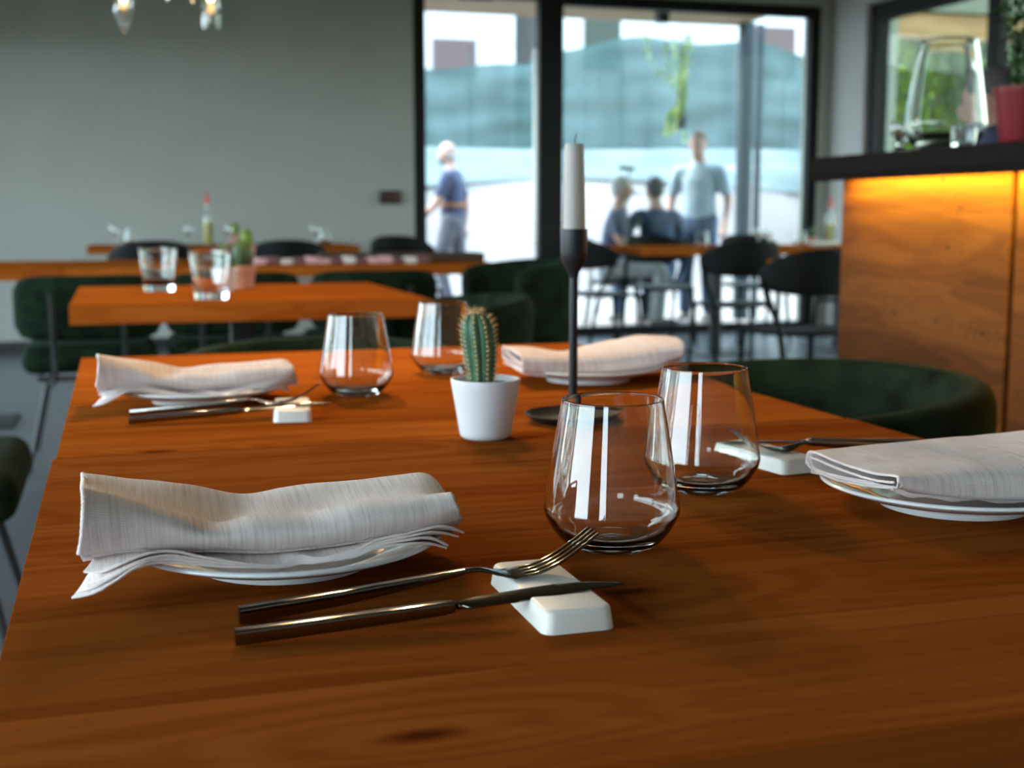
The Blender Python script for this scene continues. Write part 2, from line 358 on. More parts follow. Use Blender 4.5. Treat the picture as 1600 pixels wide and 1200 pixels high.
# right wall with its long window
wr = MB(); wr.box((XR, 9.33, 0), (XR + 0.3, YF, ZC)); wr.box((XR, -0.3, 2.67), (XR + 0.3, 9.33, ZC)); wr.box((XR, YB, 0), (XR + 0.3, -0.3, ZC)); wr.box((XR, -0.3, 0), (XR + 0.3, 9.33, 0.1))
struct(wr.build('wall_right', M_['wall'], smooth=False))
wl = MB(); wl.box((XL - 0.3, YB, 2.32), (XL, YF, ZC)); wl.box((XL - 0.3, 9.4, 0), (XL, YF, 2.32)); wl.box((XL - 0.3, YB, 0), (XL, 9.4, 0.08)); wl.box((XL - 0.3, -1.45, 0.08), (XL, -.45, 2.32))
struct(wl.build('wall_left', M_['wall'], smooth=False))
def glazing(name, axis, c, a0, a1, z0, z1, cuts, pane, fw=0.09, thick=0.08):
    root = empty(name, (0, 0, 0)); root['kind'] = 'structure'
    def bx(u0, u1, za, zb, t0=0, t1=thick, nm='frame_bar', mt=M_['frame']):
        a = (c + t0, u0, za) if axis == 'X' else (u0, c + t0, za); b = (c + t1, u1, zb) if axis == 'X' else (u1, c + t1, zb)
        return box(a, b, 0.003 if nm == 'frame_bar' else 0).build(nm, mt, root, smooth=False)
    bx(a0, a1, z0, z0 + fw * 0.8); bx(a0, a1, z1 - fw, z1)
    xs = [a0] + cuts + [a1]
    for i, q in enumerate(xs):
        lo, hi = (q, q + fw) if i == 0 else ((q - fw, q) if i == len(xs) - 1 else (q - fw / 2, q + fw / 2))
        bx(lo, hi, z0 + fw * 0.8, z1 - fw)
    for i in range(len(xs) - 1):
        lo = xs[i] + (fw if i == 0 else fw / 2); hi = xs[i + 1] - (fw if i == len(xs) - 2 else fw / 2)
        bx(lo, hi, z0 + fw * 0.8, z1 - fw, thick * 0.45, thick * 0.55, 'pane', pane)
    return root
glazing('window_1', 'Y', YF + 0.02, DX1 + 0.02, WX1, 0, HD, [], M_['pane'], fw=0.09)
glazing('window_2', 'X', XR + 0.05, -0.3, 9.33, 0.1, 2.67, [1.7, 3.75, 5.8, 7.8], M_['pane_t'], fw=0.14)
glazing('window_3', 'X', XL - 0.15, -.45, 9.4, 0.08, 2.32, [1.30, 3.4, 5.5, 7.5], M_['pane'], fw=0.10)
glazing('window_4', 'X', XL - 0.15, -3.0, -1.45, 0.08, 2.32, [], M_['pane'], fw=0.05)
d1 = empty('door_1', (0, 0, 0)); d1['kind'] = 'structure'
for a, b in (((DX0, YF + .02, 0), (DX0 + .1, YF + .1, HD)), ((DX1 - .10, YF + .0, 0), (DX1 + .04, YF + .1, HD)), ((DX0, YF + .02, HD - .06), (DX1, YF + .1, HD)), ((DX0, YF + .02, 0), (DX1, YF + .1, .1))):
    box(a, b, .003).build('door_frame', M_['frame'], d1, smooth=False)
box((DX0 + .1, YF + .055, .1), (DX1 - .1, YF + .063, HD - .06)).build('pane', M_['pane'], d1, smooth=False)
hb = MB().tube([(3.195, YF - .03, .75), (3.195, YF - .03, 2.28)], .014, 12)
for z in (.95, 2.05): hb.tube([(3.195, YF - .03, z), (3.195, YF + .05, z)], .008, 8)
hb.build('handle', M_['steelb'], d1)
box((2.58, YF - .02, HD - .09), (2.86, YF + .03, HD - .02), .008).build('door_closer', M_['black'], d1)

struct(box((XL - 1.5, YB - .3, 2.38), (XL - .3, YF + .3, 2.60)).build('unseen_eaves_left', M_['soffit'], smooth=False))  # unseen overhang added to block high sky and darken the upper back wall
# thermostat-like display on the wall
ds = empty('wall_display', (2.026, YF, 1.123), 0, 'small black digital display with faint red digits on the grey wall beside the door', 'display')
box((-.083, -.035, -.05), (.083, 0, .05), .006).build('housing', M_['black'], ds)
mm = MB(); mr = emis('dim_red_segments', (0.30, 0.02, 0.03), 0.05)
def seg7(mb, x, ch, w=.014, h=.028):
    on = {'1': 'bc', '2': 'abged', '0': 'abcdef', '8': 'abcdefg'}[ch]
    S = {'a': (0, h, w, h + .003), 'g': (0, h / 2, w, h / 2 + .003), 'd': (0, 0, w, .003), 'b': (w, h / 2, w + .003, h), 'c': (w, 0, w + .003, h / 2), 'f': (-.003, h / 2, 0, h), 'e': (-.003, 0, 0, h / 2)}
    for k in on:
        x0, z0, x1, z1 = S[k]; mb.box((x + x0, -.0375, z0 - .014), (x + x1, -.0345, z1 - .014))
for i, ch in enumerate('1220'): seg7(mm, -.055 + i * .026 + (.01 if i > 1 else 0), ch)
mm.build('digits', mr, ds, smooth=False)

# ------------------------------------------------------------------ tables
def make_table(label, x0, x1, y0, y1, top, nb, name='dining_table', thick=0.05, group=None, ped=None, lead=0.0):
    cx, cy = (x0 + x1) / 2, (y0 + y1) / 2
    t = empty(name, (cx, cy, 0), 0, label, 'table', group)
    W = (x1 - x0) / 2; D = (y1 - y0) / 2; wm = M_['table_shade' if 'nearest larch table top' in label else 'table']
    ys = [-D]
    for i in range(nb): ys.append(ys[-1] + random.uniform(.8, 1.2))
    k = 2 * D / (ys[-1] + D); ys = [-D + (y + D) * k for y in ys]
    for i in range(nb):
        g = 0.00003
        o = box((-W, -(ys[i + 1] - ys[i]) / 2 + g, -thick / 2), (W, (ys[i + 1] - ys[i]) / 2 - g, thick / 2), 0.0003, 1).build('board', wm, t, smooth=False)
        o.location = (0, (ys[i] + ys[i + 1]) / 2, top - thick / 2)
    box((-.2, -.2, top - thick - .006), (.2, .2, top - thick - .0005)).build('mounting_plate', M_['black'], t, smooth=False)
    for px_ in (ped or [0]):
        box((px_ - .035, -.035, .012), (px_ + .035, .035, top - thick - .006), .004).build('pedestal', M_['black'], t, smooth=False)
        box((px_ - .2, -.2, 0), (px_ + .2, .2, .012), .003).build('base_plate', M_['black'], t, smooth=False)
    return t
GT = 'larch dining tables in the row'
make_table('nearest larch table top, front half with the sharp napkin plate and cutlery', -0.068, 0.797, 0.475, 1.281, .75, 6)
make_table('larch table pushed against the nearest one, holding the cactus and the two blurred plates', -0.065, 0.793, 1.284, 2.20, .75, 7)
make_table('square larch table with two tumblers on it, standing behind the laid tables', -0.128, 0.83, 3.49, 4.43, .75, 7)
make_table('long larch table in the third row with a pink cactus pot and dark tray', -0.24, 1.80, 5.98, 7.05, .75, 7, ped=[-.7, .7])
make_table('larch table cut off by the left picture edge, third row', -1.15, -0.245, 5.98, 7.02, .75, 7)
make_table('farthest larch table along the grey wall with the oil bottle', -0.19, 1.53, 8.45, 9.25, .785, 5, thick=.045)
T2 = make_table('larch table beside the big window with wine glasses and oil bottle', 3.38, 5.5, 7.95, 8.75, .765, 5, thick=.05, ped=[-.36, .65])
make_table('larch table half hidden behind the bar end and black chairs', 3.60, 5.2, 6.0, 6.70, .73, 5, thick=.05, ped=[.2])

# ------------------------------------------------------------------ drinking glasses
def prof(pts, n=40): return [(max(p.x, 0), p.y) for p in catmull([(a, b, 0) for a, b in pts], n)]
def tumbler_mesh(k=1.0):
    o = prof([(.0215, .0006), (.0300, .0035), (.0385, .0110), (.0455, .0220), (.0475, .0285), (.0468, .0350), (.0432, .0580), (.0390, .0830), (.0352, .1050)], 44)
    i = prof([(.0343, .1050), (.0380, .0830), (.0422, .0580), (.0458, .0350), (.0464, .0290), (.0443, .0232), (.0370, .0135), (.0260, .0082), (.0120, .0070), (.0, .0068)], 44)
    rim = [(.0351, .1056), (.0347, .1059), (.0343, .1056)]
    pr = [(0.0, .0018), (.012, .0014), (.019, .0004)] + o + rim + i
    return MB().lathe([(r * k, z * k) for r, z in pr], 96).mesh('stemless_glass', M_['glass'], angle=80)
gm = tumbler_mesh()
for (x, y, lb) in ((.322, .815, 'sharp stemless glass nearest the viewer, its base touched by the fork tines'),
                   (.464, .967, 'stemless glass just behind the nearest one, beside the right white cutlery rest'),
                   (.288, 1.629, 'blurred stemless glass to the left, next to the far left napkin'),
                   (.451, 1.82, 'blurred stemless glass partly behind the cactus')):
    o = bpy.data.objects.new('stemless_glass', gm); COL.objects.link(o); o.location = (x, y, .7503)
    tag(o, lb, 'glass', 'stemless glasses on the laid tables')
def straight_glass(name, r0, r1, h, th=.0018, n=48, fl=.012):
    pr = [(0, .002), (r0 * .8, .001), (r0, .0)] + [(r0 + (r1 - r0) * t, h * t) for t in (.04, .3, .6, .9, 1)] + [(r1 - th / 2, h + th / 2)] + [(r0 + (r1 - r0) * t - th, h * t) for t in (1, .9, .6, .3)] + [(r0 - th, fl + .003), (r0 - th * 2.5, fl), (0, fl - .001)]
    return MB().lathe(pr, n).mesh(name, M_['glass'], angle=50)
tg = straight_glass('water_tumbler', .045, .060, .135, .003, fl=.018)
drink = mat('dark_drink_dregs', (0.10, 0.01, 0.01), .1, Transmission_Weight=.6)
for x, y, lb in ((.117, 4.12, 'clear tumbler with dark red dregs, left one on the square table'), (.245, 3.68, 'clear empty tumbler, right one on the square table')):
    o = bpy.data.objects.new('water_tumbler', tg); COL.objects.link(o); o.location = (x, y, .7503)
    tag(o, lb, 'glass', 'tumblers on the square table')
    if 'dark' in lb:
        MB().lathe([(0, .0185), (.0430, .0185), (.0455, .038), (0, .038)], 32).build('drink', drink, o)

# ------------------------------------------------------------------ plates
def plate_mesh():
    top = prof([(0, .0085), (.030, .0085), (.060, .0088), (.072, .0105), (.088, .0152), (.1035, .0212)], 30)
    und = prof([(.1052, .0205), (.1046, .0180), (.088, .0118), (.070, .0075), (.0600, .0045)], 16)
    pr = top + und + [(.0600, .0030), (.0590, .0003), (.0560, .0003), (.0535, .0030), (.0, .0035)]
    return MB().lathe(pr, 96).mesh('dinner_plate', M_['china'], angle=60)
pm = plate_mesh()
for x, y, lb in ((.100, .848, 'white plate under the sharp folded napkin at front left'), (.092, 1.638, 'white plate under the blurred napkin at far left'),
                 (.630, 1.690, 'white plate behind the candle holder stem'), (.636, .862, 'white plate cut off by the right picture edge')):
    o = bpy.data.objects.new('dinner_plate', pm); COL.objects.link(o); o.location = (x, y, .7503); tag(o, lb, 'plate', 'white plates on the laid tables')

# ------------------------------------------------------------------ napkins
def cloth(name, rows, closed, parent=None, thick=.0013, nu=70, sub=4, wr=.0004, seed=0.0, loc=Vector((0, 0, 0))):
    """rows: lists of 3-D points from left to right; interpolated across and along"""
    R1 = [catmull(r, nu) for r in rows]
    cols = []
    m = len(R1)
    if closed:
        out = []
        for j in range(m):
            a, b, c, d = R1[j - 1], R1[j], R1[(j + 1) % m], R1[(j + 2) % m]
            for s in range(sub):
                f = s / sub
                out.append([0.5 * ((2 * b[i]) + (c[i] - a[i]) * f + (2 * a[i] - 5 * b[i] + 4 * c[i] - d[i]) * f * f + (3 * b[i] - a[i] - 3 * c[i] + d[i]) * f ** 3) for i in range(nu + 1)])
        R2 = out + [[p.copy() for p in out[0]]]
    else:
        R2 = [[None] * (nu + 1) for _ in range((m - 1) * sub + 1)]
        for i in range(nu + 1):
            cc = catmull([R1[j][i] for j in range(m)], (m - 1) * sub)
            for j, p in enumerate(cc): R2[j][i] = p
    for j, r in enumerate(R2):
        for i, p in enumerate(r):
            q = Vector((p.x * 38 + seed, p.y * 38, p.z * 38 + (0 if closed and j == len(R2) - 1 else 0)))
            p.z += noise.noise(q) * .0011; p.y += noise.noise(q + Vector((9, 4, 2))) * .0009
            e = Vector((p.y * 420, p.z * 420, seed))
            if i == 0 or i == nu: p.x += noise.noise(e) * .0009
    me = bpy.data.meshes.new(name); n = nu + 1
    vs = [p - loc for r in R2 for p in r]; fs = []
    for j in range(len(R2) - 1):
        for i in range(nu): fs.append((j * n + i, j * n + i + 1, (j + 1) * n + i + 1, (j + 1) * n + i))
    me.from_pydata(vs, [], fs); uvl = me.uv_layers.new(name='UVMap')
    V = [0.0]
    mid = nu // 2
    for j in range(1, len(R2)): V.append(V[-1] + (R2[j][mid] - R2[j - 1][mid]).length)
    U = [0.0]
    for i in range(1, n): U.append(0)
    for lp in me.loops:
        j, i = divmod(lp.vertex_index, n); uvl.data[lp.index].uv = (R2[j][i].x + .06 * R2[j][i].z, V[j])
    me.materials.append(M_['linen']); me.shade_smooth()
    o = bpy.data.objects.new(name, me); COL.objects.link(o)
    sm = o.modifiers.new('s', 'SOLIDIFY'); sm.thickness = thick; sm.offset = 0
    apply_mods(o)
    if parent: o.parent = parent
    return o
def hemline(pts, r, parent, loc, name='hem', seed=0):
    P_ = catmull(pts, 130)
    P_ = [p - loc + Vector((0, noise.noise(p * 500 + Vector((seed, 0, 0))) * .0003, noise.noise(p * 420) * .0003)) for p in P_]
    o = MB().tube(P_, [r * (1 + .25 * noise.noise(p * 600)) for p in P_], 8).build(name, M_['linen'], parent)
    return o
def rowY(pts, Y): return [atY(px, py, Y if not hasattr(Y, '__len__') else Y[i]) for i, (px, py) in enumerate(pts)]

def napkin_left(label, shift=None):
    loc = Vector((.095, .84, .75))
    root = empty('linen_napkin', loc, 0, label, 'napkin', 'folded linen napkins on the plates')
    botp = [(126, 869), (200, 859), (270, 857), (340, 858), (420, 859), (500, 851), (590, 838), (660, 828), (721, 811)]
    rdg = [(131, 763), (195, 779), (260, 797), (335, 818), (400, 806), (470, 806), (555, 788), (640, 780), (706, 771)]
    back = [(129, 740), (200, 748), (285, 757), (371, 772), (440, 763), (515, 754), (595, 747), (664, 741), (694, 768)]
    def mixp(a, b, t, dx=0): return [(p[0] * (1 - t) + q[0] * t + dx, p[1] * (1 - t) + q[1] * t) for p, q in zip(a, b)]
    r1 = rowY(botp, [.768, .775, .782, .785, .785, .785, .786, .790, .795])
    r2 = rowY(mixp(botp, rdg, .35, 1), [.764, .770, .774, .775, .775, .775, .776, .780, .785])
    r3 = rowY(mixp(botp, rdg, .75, 1), [.768, .775, .779, .781, .781, .781, .781, .784, .789])
    r4 = rowY(rdg, [.778, .786, .792, .796, .796, .796, .795, .796, .800])
    r5 = [p + Vector((0, .010, -.0055)) for p in r4]
    r6 = [p + Vector((0, .020, -.0075)) for p in r4]
    bk = rowY(back, [.868, .872, .876, .880, .882, .882, .880, .876, .862])
    r7 = [a.lerp(b, .55) + Vector((0, 0, -.0030)) for a, b in zip(r6, bk)]
    r8 = bk
    r9 = [p + Vector((0, .006, -.007)) for p in bk]
    r10 = [Vector((p.x, p.y + .002, max(p.z - .018, .7735))) for p in bk]
    r11 = [Vector((a.x, a.y * .5 + b.y * .5, .7730 if 0 < i < 8 else .7705)) for i, (a, b) in enumerate(zip(r10, r1))]
    r12 = [Vector((p.x, p.y + .006, p.z - .0022)) for p in r1]
    cloth('outer_fold', [r1, r2, r3, r4, r5, r6, r7, r8, r9, r10, r11, r12], True, root, loc=loc, seed=1)
    # an inner layer of the fold, just inside the outer one, showing at both ends
    allr = [r1, r2, r3, r4, r5, r6, r7, r8, r9, r10, r11, r12]
    inn = []
    for r in allr:
        rr = []
        for i, p in enumerate(r):
            c = sum((q[i] for q in allr), Vector()) / 12
            d = (c - p); d.x = 0; rr.append(p + d * min(.0026 / max(d.length, 1e-4), .35) + Vector((.0012 if i < 4 else -.0025, 0, 0)))
        inn.append(rr)
    cloth('inner_fold', inn, True, root, loc=loc, seed=3)
    hemline([bk[0], r7[0].lerp(bk[0], .5), r4[0] + Vector((-.0006, 0, .001)), r3[0], r2[0], r1[0] + Vector((-.0008, 0, .001))], .0015, root, loc, seed=9)
    # the loose hemmed layers that lie under the roll and hang off the rim at the left
    H = [
        ([(131, 893), (160, 893), (190, 881), (228, 866), (268, 861), (305, 868), (350, 876), (392, 882), (440, 883), (468, 869), (503, 872), (560, 858), (592, 843), (640, 833), (690, 822), (724, 832)],
         [.772, .766, .763, .765, .768, .769, .769, .768, .767, .771, .769, .771, .775, .778, .784, .796], .0),
        ([(133, 911), (160, 905), (190, 890), (230, 873), (270, 868), (305, 873), (350, 880), (392, 884), (440, 884.5), (468, 873), (503, 874), (560, 862), (592, 848), (640, 838), (680, 831), (716, 838)],
         [.770, .764, .762, .764, .767, .768, .768, .767, .7665, .770, .768, .770, .774, .777, .782, .795], -.001),
        ([(122, 925), (150, 916), (182, 898), (215, 881), (255, 874), (300, 877), (350, 883), (392, 885.5), (440, 885.5), (468, 877), (503, 876), (556, 866), (592, 852), (640, 843), (672, 840), (700, 853)],
         [.766, .760, .760, .762, .766, .767, .767, .766, .766, .769, .767, .769, .773, .776, .780, .790], -.002),
        ([(113, 934), (148, 926), (180, 908), (212, 887), (252, 879), (300, 881), (350, 885), (392, 886.5), (440, 886.5), (468, 881), (503, 878), (552, 870), (590, 856), (635, 850), (668, 849), (697, 856)],
         [.764, .757, .757, .760, .765, .766, .766, .765, .7655, .768, .766, .768, .772, .775, .779, .788], -.003)]
    for k, (pts, Ys, dz) in enumerate(H):
        front = rowY(pts, Ys)
        n = len(front)
        mids = []; backs = []
        for i, p in enumerate(front):
            t = i / (n - 1)
            zl = .7700 - .0009 * k
            if i < 4: zl = max(p.z, .752) * (1 - i / 4) + zl * i / 4 + .004
            mids.append(Vector((p.x + (.006 if i == 0 else 0), p.y + .020, zl * .6 + p.z * .4 + .0006)))
            backs.append(Vector((p.x + (.012 if i == 0 else 0), p.y + .060, zl + .0008)))
        cloth('under_layer', [backs, mids, front], False, root, loc=loc, nu=90, seed=10 + k * 3, thick=.0010)
        hemline(front, .00085, root, loc, seed=k)
    return root
n1 = napkin_left('pale linen napkin folded over the sharp front plate, its corner drooping onto the table')
n2 = copy_tree(n1); n2.location = (n1.location.x - .002, n1.location.y + .795, .7502); n2.scale = (1.0, 1.02, .93)
n2['label'] = 'blurred pale linen napkin on the far left plate, behind two cutlery handles'

def napkin_right(label, loc, rows, hems, ends):
    root = empty('linen_napkin', loc, 0, label, 'napkin', 'folded linen napkins on the plates')
    cloth('outer_fold', rows, True, root, loc=loc, seed=21)
    inn = []; m = len(rows)
    for r in rows:
        rr = []
        for i, p in enumerate(r):
            c = sum((q[i] for q in rows), Vector()) / m
            d = (c - p); d.x = 0; rr.append(p + d * min(.003 / max(d.length, 1e-4), .4) + Vector((.001, 0, 0)))
        inn.append(rr)
    cloth('inner_fold', inn, True, root, loc=loc, seed=23)
    for k, (f, b) in enumerate(hems):
        mids = [a.lerp(c, .3) + Vector((0, 0, .0006)) for a, c in zip(f, b)]
        cloth('under_layer', [b, mids, f], False, root, loc=loc, nu=80, seed=30 + k, thick=.001)
        hemline(f, .0008, root, loc, seed=k + 5)
    for e in ends: hemline(e, .0010, root, loc)
    return root
# right front napkin
l4 = Vector((.63, .86, .75))
a1 = rowY([(1402, 762), (1440, 771), (1500, 776), (1560, 778), (1640, 781), (1720, 783), (1790, 784)], .795)
a2 = rowY([(1404, 752), (1445, 756), (1500, 758), (1560, 758), (1640, 757), (1720, 757), (1792, 756)], .788)
a3 = rowY([(1399, 744), (1442, 742), (1500, 738), (1560, 734), (1640, 729), (1720, 726), (1792, 724)], .795)
a4 = rowY([(1362, 739), (1420, 728), (1500, 720), (1560, 715), (1640, 709), (1720, 705), (1790, 702)], .822)
a5 = rowY([(1310, 722), (1385, 709), (1480, 700), (1560, 694), (1640, 687), (1720, 684), (1790, 681)], .870)
a6 = rowY([(1269, 706), (1345, 698), (1440, 689), (1530, 681), (1600, 674), (1700, 670), (1780, 667)], .915)
a7 = [p + Vector((-.001, .006, -.006)) for p in a6]
a8 = [Vector((p.x, p.y + .001, max(p.z - .014, .7745))) for p in a6]
a9 = [Vector((p.x, .86, .7750)) for p in a5]
rows4 = [a1, a2, a3, a4, a5, a6, a7, a8, a9]
hm = []
for k in range(4):
    f = [p + Vector((-.001 + .0006 * k, .004 + .0009 * k, -.0012 - .00085 * k + .0011 * math.sin(i * 1.9 + k * .4))) for i, p in enumerate(catmull(a1, 16))]
    b = [Vector((a.x, a.y, max(.7732 - .0006 * k, .770))) for a in catmull(a8, 16)]
    hm.append((f, b))
e1 = [a1[0], a2[0], a3[0], a4[0], a5[0], a6[0], a7[0], a8[0]]
e2 = [e + Vector((.001, .003, -.0055)) for e in e1[2:7]]
n4 = napkin_right('pale linen napkin folded on the plate cut off by the right picture edge', l4, rows4, hm, [e1, e2])
# napkin behind the candle
l3 = Vector((.63, 1.69, .75))
b1 = rowY([(818, 581), (860, 584), (900, 584), (940, 583), (985, 579), (1030, 572), (1064, 561)], 1.635)
b2 = rowY([(817, 570), (860, 572), (900, 573), (940, 571), (985, 566), (1030, 558), (1068, 550)], 1.625)
b3 = rowY([(815, 556), (860, 557), (900, 558), (940, 555), (985, 549), (1030, 541), (1068, 536)], 1.640)
b4 = rowY([(804, 548), (850, 549), (890, 551), (930, 545), (970, 537), (1010, 529), (1056, 527)], 1.690)
b5 = rowY([(787, 541), (830, 543), (876, 549), (916, 540), (960, 531), (1000, 524), (1046, 527)], 1.750)
b6 = [p + Vector((0, .007, -.007)) for p in b5]
b7 = [Vector((p.x, p.y + .002, max(p.z - .018, .7745))) for p in b5]
b8 = [Vector((p.x, 1.69, .7752)) for p in b4]
hm = []
for k in range(3):
    f = [p + Vector((0, .004, -.0014 - .001 * k + .0010 * math.sin(i * 1.7 + k))) for i, p in enumerate(catmull(b1, 14))]
    b = [Vector((a.x, a.y, .7730 - .0006 * k)) for a in catmull(b7, 14)]
    hm.append((f, b))
ee = [b1[0], b2[0], b3[0], b4[0], b5[0], b6[0]]
n3 = napkin_right('blurred pale linen napkin behind the black candle holder stem', l3, [b1, b2, b3, b4, b5, b6, b7, b8], hm, [ee, [ee[1], ee[0].lerp(ee[5], .5) + Vector((0, 0, .004)), ee[4]]])

# ------------------------------------------------------------------ cutlery rests
def rest_mesh():
    bm = bmesh.new(); bmesh.ops.create_cube(bm, size=1)
    for v in bm.verts:
        t = 1.0 if v.co.z < 0 else .93
        v.co = Vector((v.co.x * .0435 * t, v.co.y * .112 * (t if t == 1 else .965), .0065 + v.co.z * .013))
    bmesh.ops.bevel(bm, geom=[e for e in bm.edges if abs(e.verts[0].co.z - e.verts[1].co.z) > .005], offset=.007, segments=6, profile=.5, affect='EDGES')
    bmesh.ops.bevel(bm, geom=[e for e in bm.edges if all(v.co.z > .012 for v in e.verts) and len(e.link_faces) == 2 and e.calc_face_angle(0) > .5], offset=.0022, segments=4, profile=.5, affect='EDGES')
    me = bpy.data.meshes.new('cutlery_rest'); bm.to_mesh(me); bm.free(); me.materials.append(M_['restwhite']); me.shade_smooth(); me.set_sharp_from_angle(angle=R(50)); return me
rm = rest_mesh()
for x, y, a, lb in ((.2385, .7045, 0, 'white porcelain cutlery rest under the sharp fork and knife'), (.187, 1.488, -7, 'small white cutlery rest beside the far left napkin'), (.5745, 1.064, 9, 'white cutlery rest to the right of the second stemless glass')):
    o = bpy.data.objects.new('cutlery_rest', rm); COL.objects.link(o); o.location = (x, y, .7503); o.rotation_euler = (0, 0, R(a)); tag(o, lb, 'cutlery rest', 'white cutlery rests')

# ------------------------------------------------------------------ forks and knives; local x from handle end to tip, origin where they lie on the rest
def fork():
    r = empty('fork', (0, 0, 0))
    # z measured from the table top
    MB().loft([(-.150, 0, .0048), (-.1495, 0, .0048), (-.09, 0, .0098), (-.030, 0, .0170), (-.016, 0, .0190)], [(.0078, .0088), (.0088, .0098), (.0080, .0084), (.0058, .0050), (.0052, .0032)], n=16, p=6).build('handle', M_['steel'], r, angle=30)
    MB().loft(catmull([(-.0162, 0, .0190), (-.006, 0, .0190), (.003, 0, .0165), (.012, 0, .0148), (.020, 0, .0150)], 14),
              [(.0052 + (.0185) * min(1, max(0, (i - 2) / 9)) ** 1.4, .0030 - .0010 * min(1, i / 8)) for i in range(15)], n=16, p=3).build('neck', M_['steel'], r, angle=60)
    for k in range(4):
        y = -.0088 + k * .00587
        path = catmull([(.0195, y, .0150), (.030, y * .99, .0168), (.042, y * .96, .0215), (.055, y * .93, .0290), (.067, y * .92, .0375)], 14)
        MB().loft(path, [(.0041 - .0016 * (i / 14) ** 2, .0020 - .0008 * i / 14) for i in range(15)], n=8, p=3).build('tine', M_['steel'], r, angle=60)
    return r
def knife():
    r = empty('knife', (0, 0, 0))
    MB().loft([(-.1685, 0, .0050), (-.168, 0, .0050), (-.10, 0, .0078), (-.052, 0, .0102), (-.046, 0, .0105)], [(.0070, .0074), (.0082, .0086), (.0082, .0082), (.0084, .0076), (.0070, .0060)], n=16, p=6).build('handle', M_['steel'], r, angle=30)
    MB().loft(catmull([(-.0462, 0, .0105), (-.0435, 0, .0106), (-.040, 0, .0108), (-.036, .0004, .0110), (-.020, .001, .0118), (-.002, .001, .0128), (.018, .0012, .0140), (.038, .001, .0146), (.058, -.002, .0150)], 24),
              [(max(.0012, w_), h_) for w_, h_ in [(.0070, .0060), (.0046, .0044), (.0040, .0040), (.0062, .0052), (.0048, .0044), (.0056, .0044), (.0085, .0040), (.0100, .0036), (.0110, .0034), (.0118, .0032), (.0124, .0030), (.0130, .0028), (.0135, .0028), (.0138, .0026), (.0142, .0026), (.0146, .0026), (.0148, .0024), (.0146, .0024), (.0140, .0022), (.0130, .0020), (.0115, .0018), (.0095, .0016), (.0070, .0014), (.0042, .0012), (.0012, .0010)]], up=(0, -.18, .98), n=14, p=2.4).build('blade', M_['steel'], r, angle=50)
    return r
fk, kn = fork(), knife()
FK = 'forks on the cutlery rests'; KN = 'knives on the cutlery rests'
def put(o, x, y, rz, lb, g, cat): o.location = (x, y, .7505); o.rotation_euler = (0, 0, R(rz)); tag(o, lb, cat, g); return o
fk2, fk3, kn2, kn3 = copy_tree(fk), copy_tree(fk), copy_tree(kn), copy_tree(kn)
put(fk, .2075, .7235, 1.2, 'sharp steel fork at the front with its tines turned up towards the nearest glass', FK, 'fork')
put(kn, .2205, .6845, 1.0, 'sharp steel knife at the front, in front of the fork', KN, 'knife')
put(fk2, .152, 1.490, -13, 'blurred steel fork on the small rest beside the far left napkin', FK, 'fork')
put(kn2, .172, 1.468, 0, 'blurred steel knife lying under the far left fork', KN, 'knife')
put(fk3, .598, 1.050, 183, 'steel fork pointing left behind the right front napkin', FK, 'fork')
put(kn3, .592, 1.100, 177, 'dark steel knife pointing left behind the right front napkin', KN, 'knife')

# ------------------------------------------------------------------ potted cactus
def pot_mesh(r0, r1, h, th=.003):
    return MB().lathe([(0, 0), (r0 - .003, 0), (r0, .0025)] + [(r0 + (r1 - r0) * t, h * t) for t in (.1, .35, .65, .9, .985)] + [(r1 - .0006, h), (r1 - th + .0006, h)] + [(r1 - th - .0004, h * .97), (r1 - th - .001, h * .86), (0, h * .86)], 64)
pc = empty('potted_cactus', (.361, 1.275, .7503), 0, 'small ribbed cactus with golden spines in a white pot, middle of the table', 'cactus')
pot_mesh(.0262, .0366, .0625).build('pot', M_['potwhite'], pc)
MB().lathe([(0, .0560), (.012, .0575), (.024, .0560), (.0330, .0562), (.0330, .0545), (0, .054)], 40).build('soil', M_['soil'], pc)
NR = 9
def crad(t):  # radius along the body
    return .0165 * (0.74 + .30 * math.sin(min(t, .9) * 2.1)) * (math.sqrt(max(0, 1 - max(0, (t - .70) / .30) ** 2.2)) if t > .70 else 1)
H0, HH = .055, .078
def cpos(t, a, extra=0.0):
    r = crad(t) * (1 + .16 * abs(math.cos(NR * a / 2)) ** .8 - .10) + extra
    z = H0 + HH * t; lean = -.006 * t * t
    return Vector((-.0045 + lean + r * math.cos(a), r * math.sin(a), z))
ca = MB(); vs = []; fs = []; n = NR * 10; mm_ = 34
for j in range(mm_ + 1):
    for i in range(n): vs.append(cpos(j / mm_ if j < mm_ else .9995, 2 * PI * i / n))
for j in range(mm_):
    for i in range(n):
        k = (i + 1) % n; fs.append((j * n + i, j * n + k, (j + 1) * n + k, (j + 1) * n + i))
fs.append(tuple(mm_ * n + i for i in range(n))); ca.add(vs, fs).build('stem', M_['cactus'], pc, angle=180)
ar = MB(); sp = MB()
